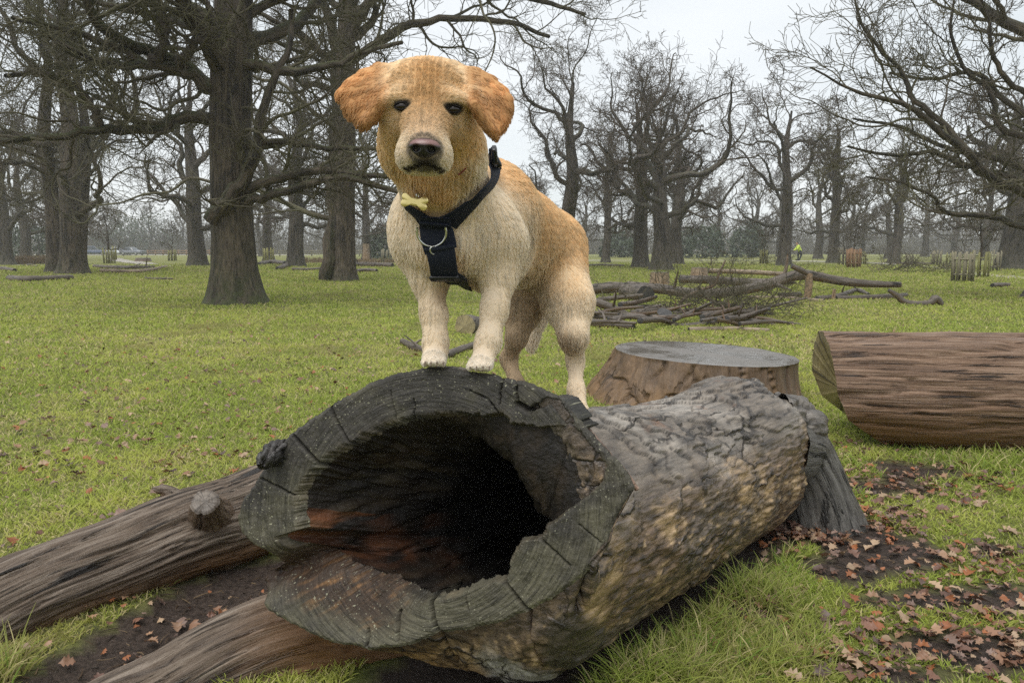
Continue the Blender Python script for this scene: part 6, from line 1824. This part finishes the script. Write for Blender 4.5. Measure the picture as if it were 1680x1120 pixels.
# bits of twig and stem trodden into the bare ground
rt2 = np.random.default_rng(88)
n = 9000
x, y = rt2.uniform(-1.6, 2.6, n), rt2.uniform(1.4, 4.2, n)
ok = (mud(x, y) > .45) & (seg_d(x, y, LA, LB) > .16); x, y = x[ok], y[ok]; n = len(x)
a_ = rt2.uniform(0, 2 * PI, n); L_ = rt2.uniform(.008, .05, n) * (1 + 2.2 * (rt2.uniform(size=n) < .04))
p0 = np.stack([x, y, gz(x, y) + rt2.uniform(.001, .006, n)], -1)
d_ = np.stack([np.cos(a_), np.sin(a_), rt2.normal(size=n) * .12], -1)
pts = np.stack([p0, p0 + d_ * (L_ * .5)[:, None] + rt2.normal(size=(n, 3)) * (L_ * .06)[:, None], p0 + d_ * L_[:, None]], 1); pts[..., 2] = np.maximum(pts[..., 2], gz(pts[..., 0], pts[..., 1]) + .0005)
rr0 = rt2.uniform(.0006, .0018, n)[:, None] * np.array([[1, 1, .6]])
cc = np.array([(.03, .022, .016), (.12, .08, .05), (.28, .2, .12), (.07, .05, .035)])[rt2.integers(0, 4, n)]
tag(hair('twig_litter', [pts], [rr0], M_GRASS, attrs={'Col': np.c_[cc, np.ones(n)]}), kind='stuff')

# ---------------------------------------------------------------- fallen leaves
def leaf_shape(seed):
    """lobed oak leaf, curled: 2 rows of points either side of the midrib"""
    r = np.random.default_rng(seed)
    k = 9
    t = np.linspace(0, 1, k)
    w = .5 * np.sin(np.clip(t * 1.05, 0, 1) * PI) ** .8 * (1 + .42 * np.cos(np.arange(k) * PI + r.uniform(0, .6))) * .62 + .02
    w[0] = .02; w[-1] = .03
    cz, cx = r.uniform(-.5, .7), r.uniform(-.6, .9)
    V = []
    for i in range(k):
        z0 = cz * (t[i] - .5) ** 2 + .04 * r.normal()
        for s_ in (-1, 0, 1):
            V.append((t[i] - .5, s_ * w[i] * r.uniform(.8, 1.15), z0 + cx * (w[i] * abs(s_)) ** 1.3 + (.03 * r.normal() if s_ else 0)))
    V = np.array(V) + np.array([0, 0, .03])
    Fq = []
    for i in range(k - 1):
        for c in (0, 1): Fq.append((i * 3 + c, i * 3 + c + 1, (i + 1) * 3 + c + 1, (i + 1) * 3 + c))
    return V, np.array(Fq)
LS = [leaf_shape(s_) for s_ in range(6)]
LCOL = np.array([(.17, .085, .055), (.23, .125, .075), (.13, .07, .05), (.30, .18, .11), (.09, .058, .045), (.36, .25, .16), (.27, .10, .04), (.22, .145, .115)])
def leaf_rot(r, n, flat=.5):
    a, b, c = r.uniform(0, 2 * PI, n), r.normal(size=n) * flat, r.normal(size=n) * flat
    ca, sa, cb_, sb__, cc, sc = np.cos(a), np.sin(a), np.cos(b), np.sin(b), np.cos(c), np.sin(c)
    Rz = np.zeros((n, 3, 3)); Rz[:, 0, 0], Rz[:, 0, 1], Rz[:, 1, 0], Rz[:, 1, 1], Rz[:, 2, 2] = ca, -sa, sa, ca, 1
    Rx = np.zeros((n, 3, 3)); Rx[:, 0, 0], Rx[:, 1, 1], Rx[:, 1, 2], Rx[:, 2, 1], Rx[:, 2, 2] = 1, cb_, -sb__, sb__, cb_
    Ry = np.zeros((n, 3, 3)); Ry[:, 1, 1], Ry[:, 0, 0], Ry[:, 0, 2], Ry[:, 2, 0], Ry[:, 2, 2] = 1, cc, sc, -sc, cc
    return Rz @ Rx @ Ry
rl_ = np.random.default_rng(51)
DRIFT = [(1345, 868, .16, .07, 420), (1300, 885, .10, .05, 160), (1410, 850, .16, .08, 260), (1430, 790, .30, .16, 420), (1520, 800, .25, .14, 160), (1590, 1055, .26, .09, 420), (1500, 1085, .2, .06, 160), (1640, 985, .22, .12, 260), (1610, 930, .16, .08, 140),
         (1660, 900, .2, .1, 90), (1240, 1000, .10, .07, 60), (1370, 1095, .12, .05, 60), (1480, 900, .3, .16, 110), (320, 1000, .20, .10, 70), (230, 1080, .14, .06, 40), (640, 700, 1.2, .9, 260), (200, 640, 1.6, 1.3, 330), (420, 620, 1.5, 1.2, 260), (90, 760, .9, .6, 170),
         (300, 760, .8, .5, 170), (1100, 560, 1.0, .8, 120), (1600, 660, 1.2, .7, 60), (1380, 745, .2, .12, 120), (120, 560, 3, 2.2, 300), (560, 540, 3, 2.2, 200), (1420, 520, 3, 2.2, 150), (1430, 940, .2, .12, 50)]
LX, LY = [], []
for u, v, rx, ry, n in DRIFT:
    n = int(n * (.66 if u > 1200 else 1.35 if v < 800 else .8))
    g = G(u, v)
    LX.append(g[0] + rl_.normal(size=n) * rx); LY.append(g[1] + rl_.normal(size=n) * ry)
LX, LY = np.concatenate(LX), np.concatenate(LY)
ok = (LY > 1.35) & (np.hypot(LX - (1152 - CX) / F * 5.15, LY - 5.15) > .8)
LX, LY = LX[ok], LY[ok]
dist = np.hypot(LX, LY)
inview = (np.abs(LX) < LY * .72) & (seg_d(LX, LY, LA, LB) > .24) & (seg_d(LX, LY, BA + [-.2, .1], BB) > .12)
order = np.argsort(np.where(inview, dist, 1e3))
solo = order[:230]; rest = order[230:]
lsz = (.014 + .036 * rl_.uniform(0, 1, len(LX)) ** 1.8) * (1 + .02 * dist)
Rm = leaf_rot(rl_, len(LX), .30)
lz = gz(LX, LY) + rl_.uniform(.004, .022, len(LX)) + .006 * (mud(LX, LY) < .4)
lc = LCOL[rl_.integers(0, len(LCOL), len(LX))] * rl_.uniform(.75, 1.25, len(LX))[:, None]
Vs_, Fs_, Cs_, k = [], [], [], 0
for i in rest:
    V, Fq = LS[i % 6]
    Vs_.append(V @ Rm[i].T * lsz[i] + np.array([LX[i], LY[i], lz[i]])); Fs_.append(Fq + k); k += len(V)
    Cs_.append(np.tile(np.r_[lc[i], 1.0], (len(V), 1)))
tag(mesh('leaf_litter', np.concatenate(Vs_), [np.concatenate(Fs_)], M_LEAF, attrs={'Col': np.concatenate(Cs_)}), kind='stuff')
from mathutils import Matrix
lm = {}
def zone(x, y):
    for nm, u, v, rr in (('in the drift under the root flare', 1350, 866, .26), ('near the big right log', 1450, 795, .55), ('in the leaf patch at the bottom right corner', 1600, 1060, .5),
                         ('between the two boughs at left', 290, 1030, .4), ('on the rank grass beside the hollow log', 1200, 1030, .35)):
        g = G(u, v)
        if math.hypot(x - g[0], y - g[1]) < rr: return nm
    return 'loose on the lawn left of the hollow log' if x < .2 else 'on the trampled ground at right'
LNAME = ['dark reddish brown', 'chestnut brown', 'deep brown', 'light tan', 'blackish brown', 'pale buff', 'rust orange', 'dull grey brown']
cidx = rl_.integers(0, 8, len(LX))
for i in solo:
    ci_ = int(cidx[i])
    key = (i % 6, ci_)
    if key not in lm:
        V, Fq = LS[key[0]]
        me = bpy.data.meshes.new('fallen_leaf')
        me.from_pydata(V.tolist(), [], Fq.tolist())
        set_attr(me, 'Col', np.tile(np.r_[LCOL[ci_], 1.0], (len(V), 1)))
        me.materials.append(M_LEAF); me.polygons.foreach_set('use_smooth', np.ones(len(Fq), bool)); lm[key] = me
    o = bpy.data.objects.new('fallen_leaf', lm[key]); COL.objects.link(o)
    mt = Matrix(Rm[i].tolist()).to_4x4() @ Matrix.Scale(lsz[i], 4)
    mt.translation = (LX[i], LY[i], lz[i]); o.matrix_world = mt
    tag(o, f'{LNAME[ci_]} fallen oak leaf {zone(LX[i], LY[i])}', 'leaf', 'single fallen oak leaves')
# ---------------------------------------------------------------- damp winter air
V, fs = box((0, 92, 9.0), (420, 250, 20.2))
m = bpy.data.materials.new('haze'); m.use_nodes = True
t = m.node_tree; t.nodes.clear()
o_ = t.nodes.new('ShaderNodeOutputMaterial'); v_ = t.nodes.new('ShaderNodeVolumePrincipled')
v_.inputs['Color'].default_value = (.97, .98, .99, 1); v_.inputs['Density'].default_value = .0011; v_.inputs['Anisotropy'].default_value = .1
t.links.new(v_.outputs[0], o_.inputs['Volume'])
tag(mesh('haze', V, fs, m, smooth=False), kind='stuff')
